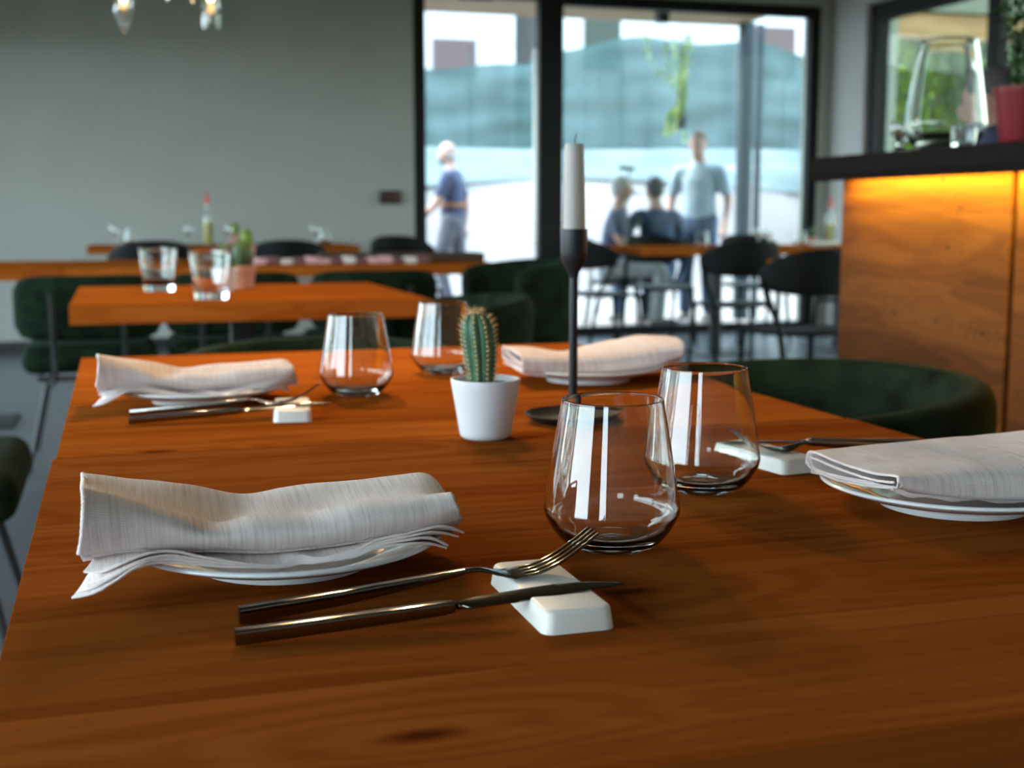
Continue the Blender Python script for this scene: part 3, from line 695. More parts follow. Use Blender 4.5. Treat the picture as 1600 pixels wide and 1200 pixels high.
for q in range(NR):
    a = 2 * PI * q / NR
    for j in range(16):
        t = .05 + .93 * (j / 15); p = cpos(min(t, .985), a); c0 = cpos(t * .97, a, -crad(min(t, .985)))
        ar.ball(p, .0011, 6, 4)
        out = (p - Vector((p.x * .0 - .0045 - .006 * t * t, 0, p.z - .010 - (0.03 * max(0, t - .7))))).normalized()
        for s in range(8 if t < .75 else 11):
            d = (out * 1.0 + Vector((random.uniform(-.9, .9), random.uniform(-.9, .9), random.uniform(-.5, .9)))).normalized()
            ln = random.uniform(.004, .0075) * (1.25 if t > .8 else 1)
            b1_ = d.orthogonal().normalized() * .00022; b2_ = d.cross(b1_)
            sp.add([p + b1_, p - b1_ * .5 + b2_ * .87, p - b1_ * .5 - b2_ * .87, p + d * ln], [(0, 1, 3), (1, 2, 3), (2, 0, 3)])
ar.build('areoles', M_['areole'], pc)['kind'] = 'stuff'
sp.build('spines', M_['spine'], pc, smooth=False)['kind'] = 'stuff'

# ------------------------------------------------------------------ candle
chd = empty('candle_holder', (.485, 1.35, .7503), 0, 'tall black candle holder with round dish foot, behind the cactus pot', 'candle holder')
MB().lathe([(0, 0), (.040, 0), (.046, .0015), (.0545, .0085), (.0550, .0098), (.0540, .0100), (.046, .0050), (.030, .0036), (.010, .0042), (.0058, .0070), (.0052, .012)] + [(.0050, .02), (.0048, .09), (.0050, .165)] , 64).build('stem_and_dish', M_['blackmetal'], chd)
MB().lathe([(0, .162), (.0050, .162), (.0062, .168), (.0100, .174), (.0138, .182), (.0150, .190), (.0152, .215), (.0150, .2162), (.0136, .2162), (.0134, .214), (.0132, .192), (0, .190)], 48).build('cup', M_['blackmetal'], chd)
cd = MB().lathe([(0, 0), (.0118, 0), (.0126, .001), (.0126, .022), (.0118, .070), (.0104, .112), (.0100, .1155), (.0092, .1166), (.0040, .1158), (0, .1150)], 48).build('candle', M_['wax'])
cd.location = (.485, 1.35, .7503 + .1925); tag(cd, 'ivory tapered candle with a burnt wick, in the black holder', 'candle')
MB().tube([(0, 0, .113), (.0004, 0, .120), (.0012, 0, .1245), (.0024, 0, .1275)], .0007, 6).build('wick', M_['wick'], cd)

# ------------------------------------------------------------------ upholstered chairs; local: sitter looks towards +Y, origin on the floor
def shell_section(th, hgt):
    out = []
    for i in range(20):
        a = 2 * PI * (i + .5) / 20; ca, sa = math.cos(a), math.sin(a)
        out.append((math.copysign(abs(ca) ** .6, ca) * th / 2, math.copysign(abs(sa) ** .5, sa) * hgt / 2))
    return out
def barrel_chair(label, loc, rz, top=.75, drop=.06, arc=112, R0=.285):
    c = empty('velvet_armchair', loc, R(rz), label, 'chair', 'green velvet barrel chairs')
    rows = []
    n = 44
    for j in range(n + 1):
        u = -1 + 2 * j / n; a = R(-90 + u * arc); au = abs(u)
        zt = top - drop * au ** 2.0; zb = .40 + .02 * au
        e = min(1.0, (1 - au) * 12 + .05) ** .5
        hg = (zt - zb) * (.80 + .20 * e); th = .080 * (.45 + .55 * e)
        zc = zb + (zt - zb) / 2
        sec = []
        for (dx, dz) in shell_section(th, hg):
            lean = (dz + hg / 2) * .10
            rr = R0 + dx + lean
            sec.append((rr * math.cos(a) * 1.02, rr * math.sin(a) * .98 + .01, zc + dz))
        rows.append(sec + [sec[0]])
    m = MB(); m.grid(rows); k = 21
    m.f.append(tuple(range(20))); m.f.append(tuple(n * k + i for i in range(20)))
    m.build('backrest', M_['velvet'], c, angle=75)
    s = MB().lathe([(0, .36), (.235, .36), (.25, .375), (.252, .44), (.24, .465), (.21, .478), (0, .484)], 40, rib=lambda a, j: 1 + .05 * abs(math.sin(2 * a)))
    s.build('seat', M_['velvet'], c, angle=70)
    MB().lathe([(0, .335), (.22, .335), (.22, .36), (0, .36)], 32).build('seat_frame', M_['black'], c)
    for sx_, sy_ in ((1, 1), (-1, 1), (1, -1), (-1, -1)):
        MB().tube([(.15 * sx_, .15 * sy_, .345), (.235 * sx_, .225 * sy_, 0)], [.013, .009], 10).build('leg', M_['black'], c)
    return c
def cushion_chair(label, loc, rz, w_=.55, zb=.50, zt=.755):
    c = empty('velvet_side_chair', loc, R(rz), label, 'chair', 'green velvet cushion chairs')
    b = MB(); rows = []
    for j in range(25):
        u = -1 + 2 * j / 24; x = u * w_ / 2; yb = -.23 + .05 * u * u * 1.2
        e = max(.0, 1 - abs(u) ** 6) ** .4; hg = (zt - zb) * (.55 + .45 * e); th = .075 * (.25 + .75 * e)
        sec = [(x, yb + dx - .06 * (dz / .3), (zt + zb) / 2 + dz) for dx, dz in shell_section(th, hg)]
        rows.append(sec + [sec[0]])
    b.grid(rows); b.f.append(tuple(range(20))); b.f.append(tuple(24 * 21 + i for i in range(20)))
    b.build('backrest', M_['velvet'], c, angle=75)
    box((-w_ / 2 + .02, -.20, .37), (w_ / 2 - .02, .26, .48), .045, 5).build('seat', M_['velvet'], c, angle=70)
    for s in (-1, 1):
        MB().tube(catmull([(.13 * s, -.315, .69), (.13 * s, -.285, .58), (.13 * s, -.25, .45), (.13 * s, -.235, .36), (.15 * s, -.20, .335)], 16), .011, 8).build('back_rod', M_['black'], c)
        for t in (-1, 1):
            MB().tube([(.16 * s, .17 * t, .36), (.24 * s, .25 * t, 0)], [.011, .009], 8).build('leg', M_['black'], c)
    MB().tube([(-.19, -.19, .352), (.19, -.19, .352), (.19, .19, .352), (-.19, .19, .352)], .010, 8, closed=True).build('seat_frame', M_['black'], c)
    return c
barrel_chair('green velvet armchair at the right edge of the laid tables, before the timber bar', (1.02, 1.83, 0), 94, top=.728, drop=.03, R0=.268)
barrel_chair('green velvet armchair right of the square table, the nearer of two behind the cactus', (.93, 3.86, 0), 88, top=.735, R0=.26, drop=.05)
barrel_chair('green velvet armchair right behind the candle holder, the farther and taller of two', (1.60, 5.25, 0), 100, top=.80, R0=.235, drop=.05)
barrel_chair('green velvet armchair whose back top shows just beyond the far end of the laid tables', (.42, 2.72, 0), 178, top=.70, R0=.27, drop=.03, arc=100)
cushion_chair('green velvet chair with two black back rods, left of the square table', (-.12, 5.42, 0), 0)
cushion_chair('green velvet chair under the third row table, behind the tumblers', (.44, 5.50, 0), 0)
cushion_chair('green velvet chair under the right half of the third row table', (1.03, 5.55, 0), 0)
cushion_chair('green velvet chair at the left picture edge, only its seat in view', (-.47, 2.90, 0), -90)
cushion_chair('green velvet chair left of the nearest table, almost hidden below its edge', (-.50, 1.35, 0), -90)

def plastic_chair():
    c = empty('black_cafe_chair', (0, 0, 0))
    rows = []; n = 30
    for j in range(n + 1):
        u = -1 + 2 * j / n; a = R(-90 + u * 72); au = abs(u)
        zt = .835 - .10 * au ** 2.4; zb = .615 + .03 * au ** 2; hg = zt - zb
        sec = []
        for dx, dz in shell_section(.016, hg):
            rr = .255 + dx + (dz + hg / 2) * .16
            sec.append((rr * math.cos(a) * .98, rr * math.sin(a) + .03, (zt + zb) / 2 + dz))
        rows.append(sec + [sec[0]])
    m = MB().grid(rows); m.f.append(tuple(range(20))); m.f.append(tuple(n * 21 + i for i in range(20)))
    m.build('backrest', M_['plastic'], c, angle=60)
    s = MB(); rows = []
    for j in range(17):
        v = -1 + 2 * j / 16; row = []
        for i in range(17):
            u = -1 + 2 * i / 16
            x = .225 * u * math.sqrt(1 - .32 * v * v); y = .22 * v * math.sqrt(1 - .32 * u * u)
            row.append((x, y, .455 - .018 * (1 - u * u) * (1 - v * v) - (.012 if v > .8 else 0)))
        rows.append(row)
    s.grid(rows); so = s.build('seat', M_['plastic'], c); md = so.modifiers.new('s', 'SOLIDIFY'); md.thickness = .02; apply_mods(so)
    for q in (-1, 1):
        MB().loft(catmull([(.232 * q, -.06, .70), (.236 * q, -.11, .60), (.212 * q, -.175, .46), (.205 * q, -.20, .30), (.225 * q, -.275, .0)], 20), [(.034, .022)] * 8 + [(.03, .022)] * 7 + [(.022, .02)] * 6, n=10, p=3).build('leg', M_['plastic'], c)
        MB().loft(catmull([(.19 * q, .17, .45), (.20 * q, .185, .25), (.215 * q, .215, 0)], 10), [(.032 - .001 * i, .024) for i in range(11)], n=10, p=3).build('leg', M_['plastic'], c)
    return c
pch = plastic_chair()
PC = [((3.22, 8.30), -82, 'black cafe chair at the left end of the window table, facing it'),
      ((3.62, 7.15), -4, 'black cafe chair in front of the window table, right of its pedestal'),
      ((3.06, 5.38), 4, 'black cafe chair nearest the bar end, cut off by the timber panel'),
      ((3.90, 5.55), -8, 'black cafe chair hidden mostly by the bar end'),
      ((3.95, 9.05), 180, 'black cafe chair on the window side of the window table, left one'),
      ((4.75, 9.05), 176, 'black cafe chair on the window side of the window table, right one'),
      ((5.25, 7.68), 3, 'black cafe chair at the right end of the window table'),
      ((.18, 8.22), 6, 'black cafe chair in front of the farthest table, left one'),
      ((1.02, 8.22), -6, 'black cafe chair in front of the farthest table, right one'),
      ((2.02, 9.25), 190, 'black cafe chair alone by the door beside the wall display'),
      ((4.55, 7.25), 6, 'black cafe chair in front of the window table, next to the bar edge')]
for i, ((x, y), a, lb) in enumerate(PC):
    o = pch if i == 0 else copy_tree(pch)
    o.location = (x, y, 0); o.rotation_euler = (0, 0, R(a)); tag(o, lb, 'chair', 'black plastic cafe chairs')

# ------------------------------------------------------------------ bar
bar = empty('bar_counter', (2.4, 2.0, 0), 0, 'timber panelled bar with a glowing strip under its dark top, on the right', 'bar counter')
BX = 2.03 - 2.4
box((BX + .02, -2.2, 0), (.55, 1.33, 1.10), 0).build('carcass', M_['black'], bar, smooth=False)
for y0, y1 in ((.585, 1.332), (-.19, .565), (-.965, -.21), (-1.74, -.985)):
    o = box((0, -(y1 - y0) / 2, 0), (.02, (y1 - y0) / 2, 1.035), .0015, 1).build('panel', M_['panel'], bar, smooth=False); o.location = (BX, (y0 + y1) / 2, .06)
box((BX + .022, 1.3305, .06), (.55, 1.352, 1.095), .001, 1).build('end_panel', M_['panel'], bar, smooth=False)
box((BX - .065, -2.2, 1.10), (.62, 1.41, 1.15), .003).build('countertop', mat('dark_brown_counter', (.014, .012, .012), .6, Specular_IOR_Level=.0), bar, smooth=False)
box((BX - .016, -2.15, 1.092), (BX - .008, 1.31, 1.0985), 0).build('light_strip', M_['led'], bar, smooth=False)
box((BX - .065, -2.2, 1.080), (BX - .055, 1.41, 1.0998), .001, 1).build('front_lip', mat('dark_lip', (.012, .010, .010), .7, Specular_IOR_Level=0), bar, smooth=False)
la = bpy.data.lights.new('strip_light', 'AREA'); la.shape = 'RECTANGLE'; la.size = .012; la.size_y = 3.4; la.energy = 46; la.color = (1.0, .72, .05)
lo = bpy.data.objects.new('strip_light', la); COL.objects.link(lo); lo.parent = bar; lo.location = (BX - .042, -.42, 1.088); lo.rotation_euler = (0, R(-14), 0)
# on the bar
v = MB().lathe(prof([(0, .004), (.05, .001), (.062, 0), (.075, .008), (.094, .035), (.104, .062), (.1035, .085), (.092, .17), (.079, .25), (.073, .287)], 50) + [(.0725, .2885), (.070, .287)] + prof([(.0695, .284), (.0755, .25), (.0885, .17), (.0995, .085), (.100, .064), (.090, .040), (.066, .018), (.03, .014), (0, .0138)], 44), 80).build('glass_lantern_vase', M_['glass'], angle=80)
v.location = (2.11, 2.97, 1.1505); tag(v, 'large clear glass vase with slanting sides standing on the dark bar top', 'vase')
o = MB().lathe([(0, .004), (.024, 0), (.026, .003), (.010, .020), (.008, .026), (.024, .050), (.030, .085), (.027, .090), (.0255, .0895), (.0285, .085), (.022, .052), (0, .034)], 40).build('small_footed_glass', M_['glass'], angle=60)
o.location = (2.10, 3.16, 1.1505); tag(o, 'small footed glass on the bar, left of the large vase', 'glass')
o = bpy.data.objects.new('tealight_glass', straight_glass('tealight_glass', .028, .032, .05, .0015)); COL.objects.link(o); o.location = (2.03, 2.78, 1.1505)
tag(o, 'small tealight glass on the bar, seen through the foot of the large vase', 'candle glass')
rpot = empty('potted_plant', (2.10, 2.64, 1.1505), 0, 'red pot with a dark trailing plant at the right end of the bar', 'plant')
pot_mesh(.055, .078, .135, .004).build('pot', M_['redpot'], rpot)
MB().lathe([(0, .118), (.068, .118), (.068, .122), (0, .124)], 32).build('soil', M_['soil'], rpot)
def leaf(mb, p, d, up, ln, wd):
    d = d.normalized(); s_ = d.cross(up).normalized() * wd / 2; u2 = s_.cross(d).normalized() * ln * .08
    mb.add([p, p + d * ln * .4 + s_ + u2, p + d * ln, p + d * ln * .4 - s_ + u2, p + d * ln * .45 - u2], [(0, 1, 4), (1, 2, 4), (2, 3, 4), (3, 0, 4)])
random.seed(3)
lm = MB(); st = MB()
for k in range(9):
    a = 2 * PI * k / 9 + .2; rr = .03
    pts = catmull([(rr * math.cos(a), rr * math.sin(a), .12), (rr * 1.3 * math.cos(a), rr * 1.3 * math.sin(a), .24), (.07 * math.cos(a), .07 * math.sin(a), .36 + .03 * (k % 3)), (.09 * math.cos(a + .5), .09 * math.sin(a + .5), .44 + .04 * (k % 2))], 14)
    st.tube(pts, [.003 - .0001 * i for i in range(15)], 6)
    for i, p in enumerate(pts[2:]):
        for q in range(4): leaf(lm, p, Vector((random.uniform(-1, 1), random.uniform(-1, 1), random.uniform(-.6, .6))), Vector((0, 0, 1)), random.uniform(.025, .045), .02)
st.build('stems', M_['leafd'], rpot); o = lm.build('foliage', M_['leafd'], rpot, smooth=False); o['kind'] = 'stuff'

# ------------------------------------------------------------------ table dressings in the back
def oil_bottle(label, loc, s=1.0):
    c = empty('oil_bottle', loc, 0, label, 'bottle', 'olive oil bottles with red spouts')
    g = [(0, .003), (.028, 0), (.030, .004), (.030, .170), (.027, .190), (.015, .215), (.012, .225), (.012, .262), (.0105, .263), (.0105, .226), (.013, .214), (.0245, .188), (.0275, .170), (.0275, .010), (0, .009)]
    MB().lathe([(r * s, z * s) for r, z in g], 40).build('bottle_glass', M_['glass'], c, angle=50)
    MB().lathe([(0, .0095 * s), (.0299 * s, .0105 * s), (.0299 * s, .150 * s), (0, .150 * s)], 32).build('oil', M_['oil'], c)
    MB().lathe([(0, .252 * s), (.010 * s, .252 * s), (.0135 * s, .264 * s), (.0135 * s, .290 * s), (.007 * s, .300 * s), (.004 * s, .335 * s), (0, .336 * s)], 20).build('spout', M_['redcap'], c)
    return c
oil_bottle('olive oil bottle with red spout on the farthest table against the grey wall', (.575, 8.80, .7855), 1.06)
oil_bottle('olive oil bottle with red spout on the window table, beside the bar', (5.03, 8.42, .7655), 1.08)
def mini_cactus(label, loc, s=1.0, pm_='terra', lf='leafd', kind=0):
    c = empty('mini_cactus', loc, 0, label, 'cactus', 'small cactus pots')
    pot_mesh(.03 * s, .042 * s, .07 * s).build('pot', M_[pm_], c)
    MB().lathe([(0, .060 * s), (.037 * s, .060 * s), (.037 * s, .063 * s), (0, .0635 * s)], 24).build('soil', M_['soil'], c)
    MB().lathe([(.018 * s, .06 * s), (.026 * s, .075 * s), (.028 * s, .10 * s), (.022 * s, .13 * s), (.010 * s, .145 * s), (0, .147 * s)], 54, rib=lambda a, j: 1 + .12 * abs(math.sin(4.5 * a))).build('stem', M_[lf], c)
    return c
mini_cactus('white pot with a small cactus seen through the right tumbler', (.310, 4.04, .7503), 1.0, 'potwhite')
mini_cactus('dusty pink cactus pot just right of the tumblers on the square table', (.375, 4.16, .7503), 1.05, 'terra')
mini_cactus('dusty pink pot with a green plant on the third row table', (.645, 6.86, .7503), 1.1, 'terra', 'leafy')
mini_cactus('pink pot with a small green plant on the farthest table beside the oil bottle', (.76, 8.9, .7855), 1.0, 'terra', 'leafy')
mini_cactus('pink pot with a tiny plant on the window table next to the oil bottle', (4.86, 8.38, .7655), .9, 'terra')
wg = MB().lathe([(0, .004), (.030, 0), (.031, .002), (.006, .008), (.004, .02), (.004, .075), (.008, .085), (.030, .105), (.036, .135), (.033, .165), (.030, .182), (.0288, .182), (.032, .165), (.0348, .135), (.029, .107), (.006, .088), (0, .087)], 40).mesh('wine_glass', M_['glass'], angle=50)
WG = [(-.02, 8.62, .7855, 'wine glass at the left end of the farthest table'), (.46, 8.98, .7855, 'wine glass left of the oil bottle on the farthest table'), (.70, 8.66, .7855, 'wine glass right of the oil bottle on the farthest table'), (1.27, 8.72, .7855, 'wine glass at the right part of the farthest table'),
      (4.36, 8.25, .7655, 'wine glass on the window table, left of the others'), (4.52, 8.40, .7655, 'wine glass on the window table, second of the cluster'), (5.20, 8.30, .7655, 'wine glass beside the bar edge on the window table')]
for x, y, z, lb in WG:
    o = bpy.data.objects.new('wine_glass', wg); COL.objects.link(o); o.location = (x, y, z); o.scale = (1, 1, .72); tag(o, lb, 'glass', 'wine glasses on the back tables')
for x, y, z, lb in ((3.86, 8.12, .7655, 'stemless glass at the left end of the window table'), (1.36, 8.86, .7855, 'stemless glass at the right end of the farthest table'), (.08, 8.95, .7855, 'stemless glass near the left end of the farthest table'), (4.66, 8.2, .7655, 'stemless glass in the middle of the window table'), (5.32, 8.5, .7655, 'stemless glass against the bar edge on the window table')):
    o = bpy.data.objects.new('stemless_glass', gm); COL.objects.link(o); o.location = (x, y, z); tag(o, lb, 'glass', 'stemless glasses on the back tables')
for x, y, z, lb in ((4.25, 8.12, .7655, 'flat plate with a napkin on the window table'), (4.80, 8.12, .7655, 'flat plate at the right half of the window table')):
    o = bpy.data.objects.new('dinner_plate', pm); COL.objects.link(o); o.location = (x, y, z); tag(o, lb, 'plate', 'plates on the window table')
    o = box((-.10, -.045, 0), (.10, .045, .022), .009, 3).build('rolled_napkin', M_['linen']); o.location = (x, y, z + .0095); tag(o, 'rolled pale napkin on the ' + lb.split(' with')[0], 'napkin', 'napkins on the window table')
# dark tray with a row of pink wrapped candies / cloth on the third row table
tr = empty('serving_tray', (1.40, 6.55, .7503), R(-4), 'low dark wooden tray at the right end of the third row table', 'tray')
box((-.42, -.12, 0), (.42, .12, .014), .003).build('base', mat('dark_walnut', (.05, .03, .02), .5), tr, smooth=False)
for a, b in (((-.42, -.12, .014), (.42, -.11, .040)), ((-.42, .11, .014), (.42, .12, .040)), ((-.42, -.11, .014), (-.41, .11, .040)), ((.41, -.11, .014), (.42, .11, .040))):
    box(a, b, .002).build('rim', mat('dark_walnut', (.05, .03, .02), .5), tr, smooth=False)
pk = [mat('pink_check', (.62, .36, .38), .8), mat('white_check', (.68, .64, .62), .8), mat('plum_check', (.16, .07, .08), .8)]
cl = empty('checked_cloth', (1.04, 6.22, .7503), R(-3), 'folded pink, white and plum checked cloth in front of the dark tray', 'cloth')
for i in range(14):
    box((-.42 + i * .06, -.06, 0), (-.42 + (i + 1) * .06 - .001, .06, .030 + .006 * math.sin(i * 2.1)), .007, 3).build('fold', pk[(0, 2, 1, 2, 0)[i % 5]], cl)

# ------------------------------------------------------------------ pendant lamps
def pendant(label, loc, kind=0, power=14, bulb=.028):
    c = empty('glass_pendant_lamp', loc, 0, label, 'lamp', 'clear glass pendant lamps')
    if kind == 0: pr = [(.0, -.012), (.006, -.004), (.010, .006), (.024, .035), (.040, .070), (.046, .11), (.040, .16), (.022, .20), (.020, .24), (.0188, .24), (.0208, .20), (.0385, .16), (.0445, .11), (.0385, .070), (.022, .036), (.0, .010)]
    else: pr = [(.040, 0), (.043, .02), (.046, .08), (.044, .16), (.024, .20), (.020, .24), (.0188, .24), (.0225, .20), (.0422, .158), (.0445, .08), (.0415, .02), (.0388, .0005)]
    m = MB().lathe(pr, 48)
    if kind: m.f = [f for f in m.f if len(f) == 4]; m.add([], [])
    m.build('shade', M_['glass'], c, angle=60)
    MB().lathe([(0, .236), (.022, .236), (.022, .285), (.008, .295), (0, .295)], 24).build('cap', M_['black'], c)
    MB().tube([(0, 0, .295), (0, 0, ZC - loc[2])], .003, 6).build('cable', M_['cord'], c)
    MB().lathe([(0, .236), (.013, .236), (.013, .205), (0, .205)], 16).build('socket', M_['black'], c)
    z0 = .075 if kind else .10
    fil = MB().tube(catmull([(0, 0, z0 + .1), (.012, 0, z0 + .02), (.008, 0, z0), (0, 0, z0 + .04), (-.008, 0, z0), (-.012, 0, z0 + .02), (0, 0, z0 + .1)], 30), .0012, 6)
    fil.build('filament', M_['filament'], c)
    l = bpy.data.lights.new('bulb_light', 'POINT'); l.energy = power; l.color = (1.0, .66, .34); l.shadow_soft_size = .014
    lo = bpy.data.objects.new('bulb_light', l); COL.objects.link(lo); lo.parent = c; lo.location = (0, 0, .14 if power < 5.5 else -.035)
    return c
pendant('clear glass pendant lamp with a pointed foot, left of two hanging before the grey wall', (.066, 6.45, 1.845), 0, .3)
pendant('clear glass pendant lamp open below, right of two hanging before the grey wall', (.466, 6.45, 1.868), 1, .3)
pendant('clear open glass pendant lamp above the cactus end of the laid tables', (.26, 2.15, 1.50), 1, 15)
pendant('pointed clear glass pendant lamp above the cactus end of the laid tables', (.47, 2.05, 1.55), 0, 13)

pendant('clear open glass pendant lamp above the square table', (.20, 3.95, 1.60), 1, 14)
pendant('pointed clear glass pendant lamp above the square table', (.55, 3.95, 1.66), 0, 11)

# ------------------------------------------------------------------ outside: canopy, posts, ground, bank, netting, houses, greenery
struct(box((-60, YF + .3, -.12), (60, 60, -.02)).build('ground', M_['ground'], smooth=False))
struct(box((-60, -40, -.12), (XL - .3, YF + .3, -.021)).build('lawn', noisy('left_garden_ground', (.05, .055, .05), (.08, .085, .075), 3, .9), smooth=False))
struct(box((XR + .3, -40, -.12), (60, YF + .3, -.021)).build('yard', noisy('yard_grass', (.05, .09, .03), (.10, .14, .05), 3, .9), smooth=False))
cn = empty('timber_canopy', (2.3, YF + 1.0, 2.79), 0, 'pale timber canopy soffit outside above the door and window', 'canopy')
nb = 9; y0 = YF + .3; y1 = 11.5
for i in range(nb):
    ya = y0 + (y1 - y0) * i / nb; yb_ = y0 + (y1 - y0) * (i + 1) / nb
    o = box((-4.6, -(yb_ - ya) / 2 + .001, 0), (3.48, (yb_ - ya) / 2 - .001, .02), .002, 1).build('board', M_['soffit'], cn, smooth=False); o.location = (0, (ya + yb_) / 2 - (YF + 1.0), 0)
box((-4.6, -.69, .021), (3.5, .66, .20)).build('roof_deck', M_['steelblue'], cn, smooth=False)
o = box((-.05, -.05, -.14), (.05, .05, 0), .004).build('soffit_spotlight', M_['black']); o.location = (4.62, 10.62, 2.79); tag(o, 'small black box spotlight under the timber canopy', 'lamp')
for x, y, ww, lb in ((5.79, 11.30, .115, 'thicker grey steel post carrying the canopy corner outside'), (5.965, 11.36, .055, 'thinner grey steel post just right of the thick one outside')):
    o = box((-ww / 2, -ww / 2, 0), (ww / 2, ww / 2, 2.82), .004).build('steel_post', M_['steelblue']); o.location = (x, y, -.02); tag(o, lb, 'post', 'grey steel posts')
# bank of pale earth
bk = []
for j in range(26):
    y = 14.3 + j * .14; row = []
    for i in range(90):
        x = -14 + i * .42; t = min(1, max(0, (y - 14.4) / 2.3)); s_ = t * t * (3 - 2 * t)
        z = -.04 + 1.78 * s_ + (noise.noise(Vector((x * .6, y * .9, 0))) * .12 + noise.noise(Vector((x * 2, y * 3, 5))) * .04) * min(1, t * 4)
        row.append((x, y, z))
    bk.append(row)
bk.append([(p[0], 40, p[2]) for p in bk[-1]])
struct(MB().grid(bk).build('earth_bank', M_['ground'], angle=180))
# netting: an upright sheet and a looser pale skirt lying on the bank
rows = []; nx = 150
for j in range(25):
    t = j / 24; row = []
    for i in range(nx):
        x = -6 + 26 * i / (nx - 1)
        top = 3.13 + .14 * math.sin(x * .9 + .6) + (.22 if x > 5.6 else 0) - .05 * math.cos(x * 3.1)
        z = 1.62 + (top - 1.62) * t
        y = 17.3 + .10 * math.sin(x * 3.3 + z * 2) * (1 - t * .5) + .07 * noise.noise(Vector((x * 1.3, z * 4, 0))) + .10 * math.sin(z * 9 + x * .7) * max(0, .5 - t)
        row.append((x, y, z))
    rows.append(row)
nets = MB().grid(rows).build('netting', M_['net'], angle=180); tag(nets, 'turquoise debris netting stretched along the top of the bank', 'netting')
rows = []
for j in range(15):
    t = j / 14; row = []
    for i in range(nx):
        x = -6 + 26 * i / (nx - 1); y = 17.2 - 1.25 * t - .1 * math.sin(x * .8)
        tt = min(1, max(0, (y - 14.4) / 2.3)); s_ = tt * tt * (3 - 2 * tt)
        z = .035 + .03 * (1 - t) + 1.78 * s_ + (.02 + .07 * math.sin(t * 11 + math.sin(x * .8) * 1.6 + x * .35)) * math.sin(PI * min(1, t + .1))
        row.append((x, y, z))
    rows.append(row)
m_pale = noisy('pale_turquoise_net_skirt', (.060, .082, .083), (.10, .125, .126), 1.2, .85)
tag(MB().grid(rows).build('netting_skirt', m_pale, angle=180), 'loose pale turquoise netting lying in folds on the bank', 'netting')
for i, x in enumerate((1.1, 4.75, 7.0, 9.6, 11.9)):
    o = MB().tube([(0, 0, 0), (0, 0, 1.75)], .018, 8).build('fence_stake', M_['steelblue']); o.location = (x, 17.5, 1.55); tag(o, '%s metal stake holding the turquoise netting' % ('leftmost', 'second from the left', 'middle', 'second from the right', 'rightmost')[i], 'stake', 'netting stakes')
# white houses behind
def house(label, x0, x1, yy, zt, wins, name='house'):
    h = empty(name, ((x0 + x1) / 2, yy, 0), 0, label, 'building')
    cx = (x0 + x1) / 2
    box((x0 - cx, 0, 0), (x1 - cx, 5, zt)).build('wall', M_['render'], h, smooth=False)
    ov = MB().add([(x0 - cx - .4, -.6, zt), (x1 - cx + .4, -.6, zt), (x1 - cx + .4, 5.6, zt), (x0 - cx - .4, 5.6, zt), (x0 - cx - .4, 2.5, zt + 1.4), (x1 - cx + .4, 2.5, zt + 1.4)], [(0, 1, 5, 4), (2, 3, 4, 5), (0, 4, 3), (1, 2, 5), (0, 3, 2, 1)])
    ov.build('roof', M_['shutter'], h, smooth=False)
    for (a, b, c_, d, mt) in wins:
        wd = box((a - cx, -.04, c_), (b - cx, .0, d), .0).build('window', M_[mt], h, smooth=False)
        k = max(3, int((b - a) / .12))
        for i in range(k):
            xa = a - cx + (b - a) * i / k
            if mt == 'shutter': box((xa + .008, -.065, c_ + .03), (xa + (b - a) / k - .008, -.041, d - .03), .004, 1).build('slat', M_['shutter'], wd, smooth=False)
    return h
darkw = mat('green_black_opening', (.014, .022, .014), .8); M_['darkw'] = darkw
house('white house with a brown slatted shutter, seen through the glass door', -2, 7.4, 24.0, 7.5, [(5.78, 6.62, 3.62, 4.28, 'shutter')])
house('white house with dark openings above the netting, behind the big window', 8.2, 19, 23.5, 7.0, [(8.62, 9.35, 3.75, 4.75, 'darkw'), (12.15, 13.1, 3.7, 4.7, 'shutter')])
# greenery
def bush(name, label, loc, rad, n, lsz, mt, seed, trunk=None, cat='bush', group=None, hollow=.55):
    random.seed(seed); c = empty(name, loc, 0, label, cat, group)
    m = MB()
    for i in range(n):
        d = Vector((random.gauss(0, 1), random.gauss(0, 1), random.gauss(0, 1))).normalized()
        r_ = random.uniform(hollow, 1.0) * (1 + .25 * noise.noise(d * 2.3 + Vector((seed, 0, 0))))
        p = Vector((d.x * rad[0] * r_, d.y * rad[1] * r_, rad[2] + d.z * rad[2] * r_))
        leaf(m, p, Vector((random.uniform(-1, 1), random.uniform(-1, 1), random.uniform(-.8, .4))), Vector((random.uniform(-.5, .5), random.uniform(-.5, .5), 1)), lsz * random.uniform(.7, 1.3), lsz * .6)
    o = m.build('foliage', M_[mt], c, smooth=False); o['kind'] = 'stuff'
    t_ = MB()
    for k in range(5):
        a = 2 * PI * k / 5; t_.tube([(0, 0, 0), (rad[0] * .15 * math.cos(a), rad[1] * .15 * math.sin(a), rad[2] * .6), (rad[0] * .5 * math.cos(a), rad[1] * .5 * math.sin(a), rad[2] * 1.3)], [.05, .035, .012], 6)
    t_.build('branches', M_['bark'], c)
    return c
BB = 'bushes outside the right window'
bush('leafy_bush', 'sunlit yellow-green bush outside the right window, left of the large vase', (9.0, 12.7, .5), (1.35, 1.0, 1.6), 7500, .11, 'leafy', 1, group=BB)
bush('leafy_bush', 'green bush outside the right window, behind the red pot', (11.7, 12.7, .5), (1.15, 1.0, 1.5), 4500, .12, 'leafy', 2, group=BB)
bush('leafy_bush', 'darker bush farther back outside the right window', (10.4, 14.9, .3), (1.6, 1.0, 1.9), 4500, .13, 'leafd', 3, group=BB)
bush('leafy_bush', 'yellow-green bush in the garden on the left side', (-5.2, 4.0, 0), (.9, 2.0, 1.35), 3800, .13, 'leafy', 5)
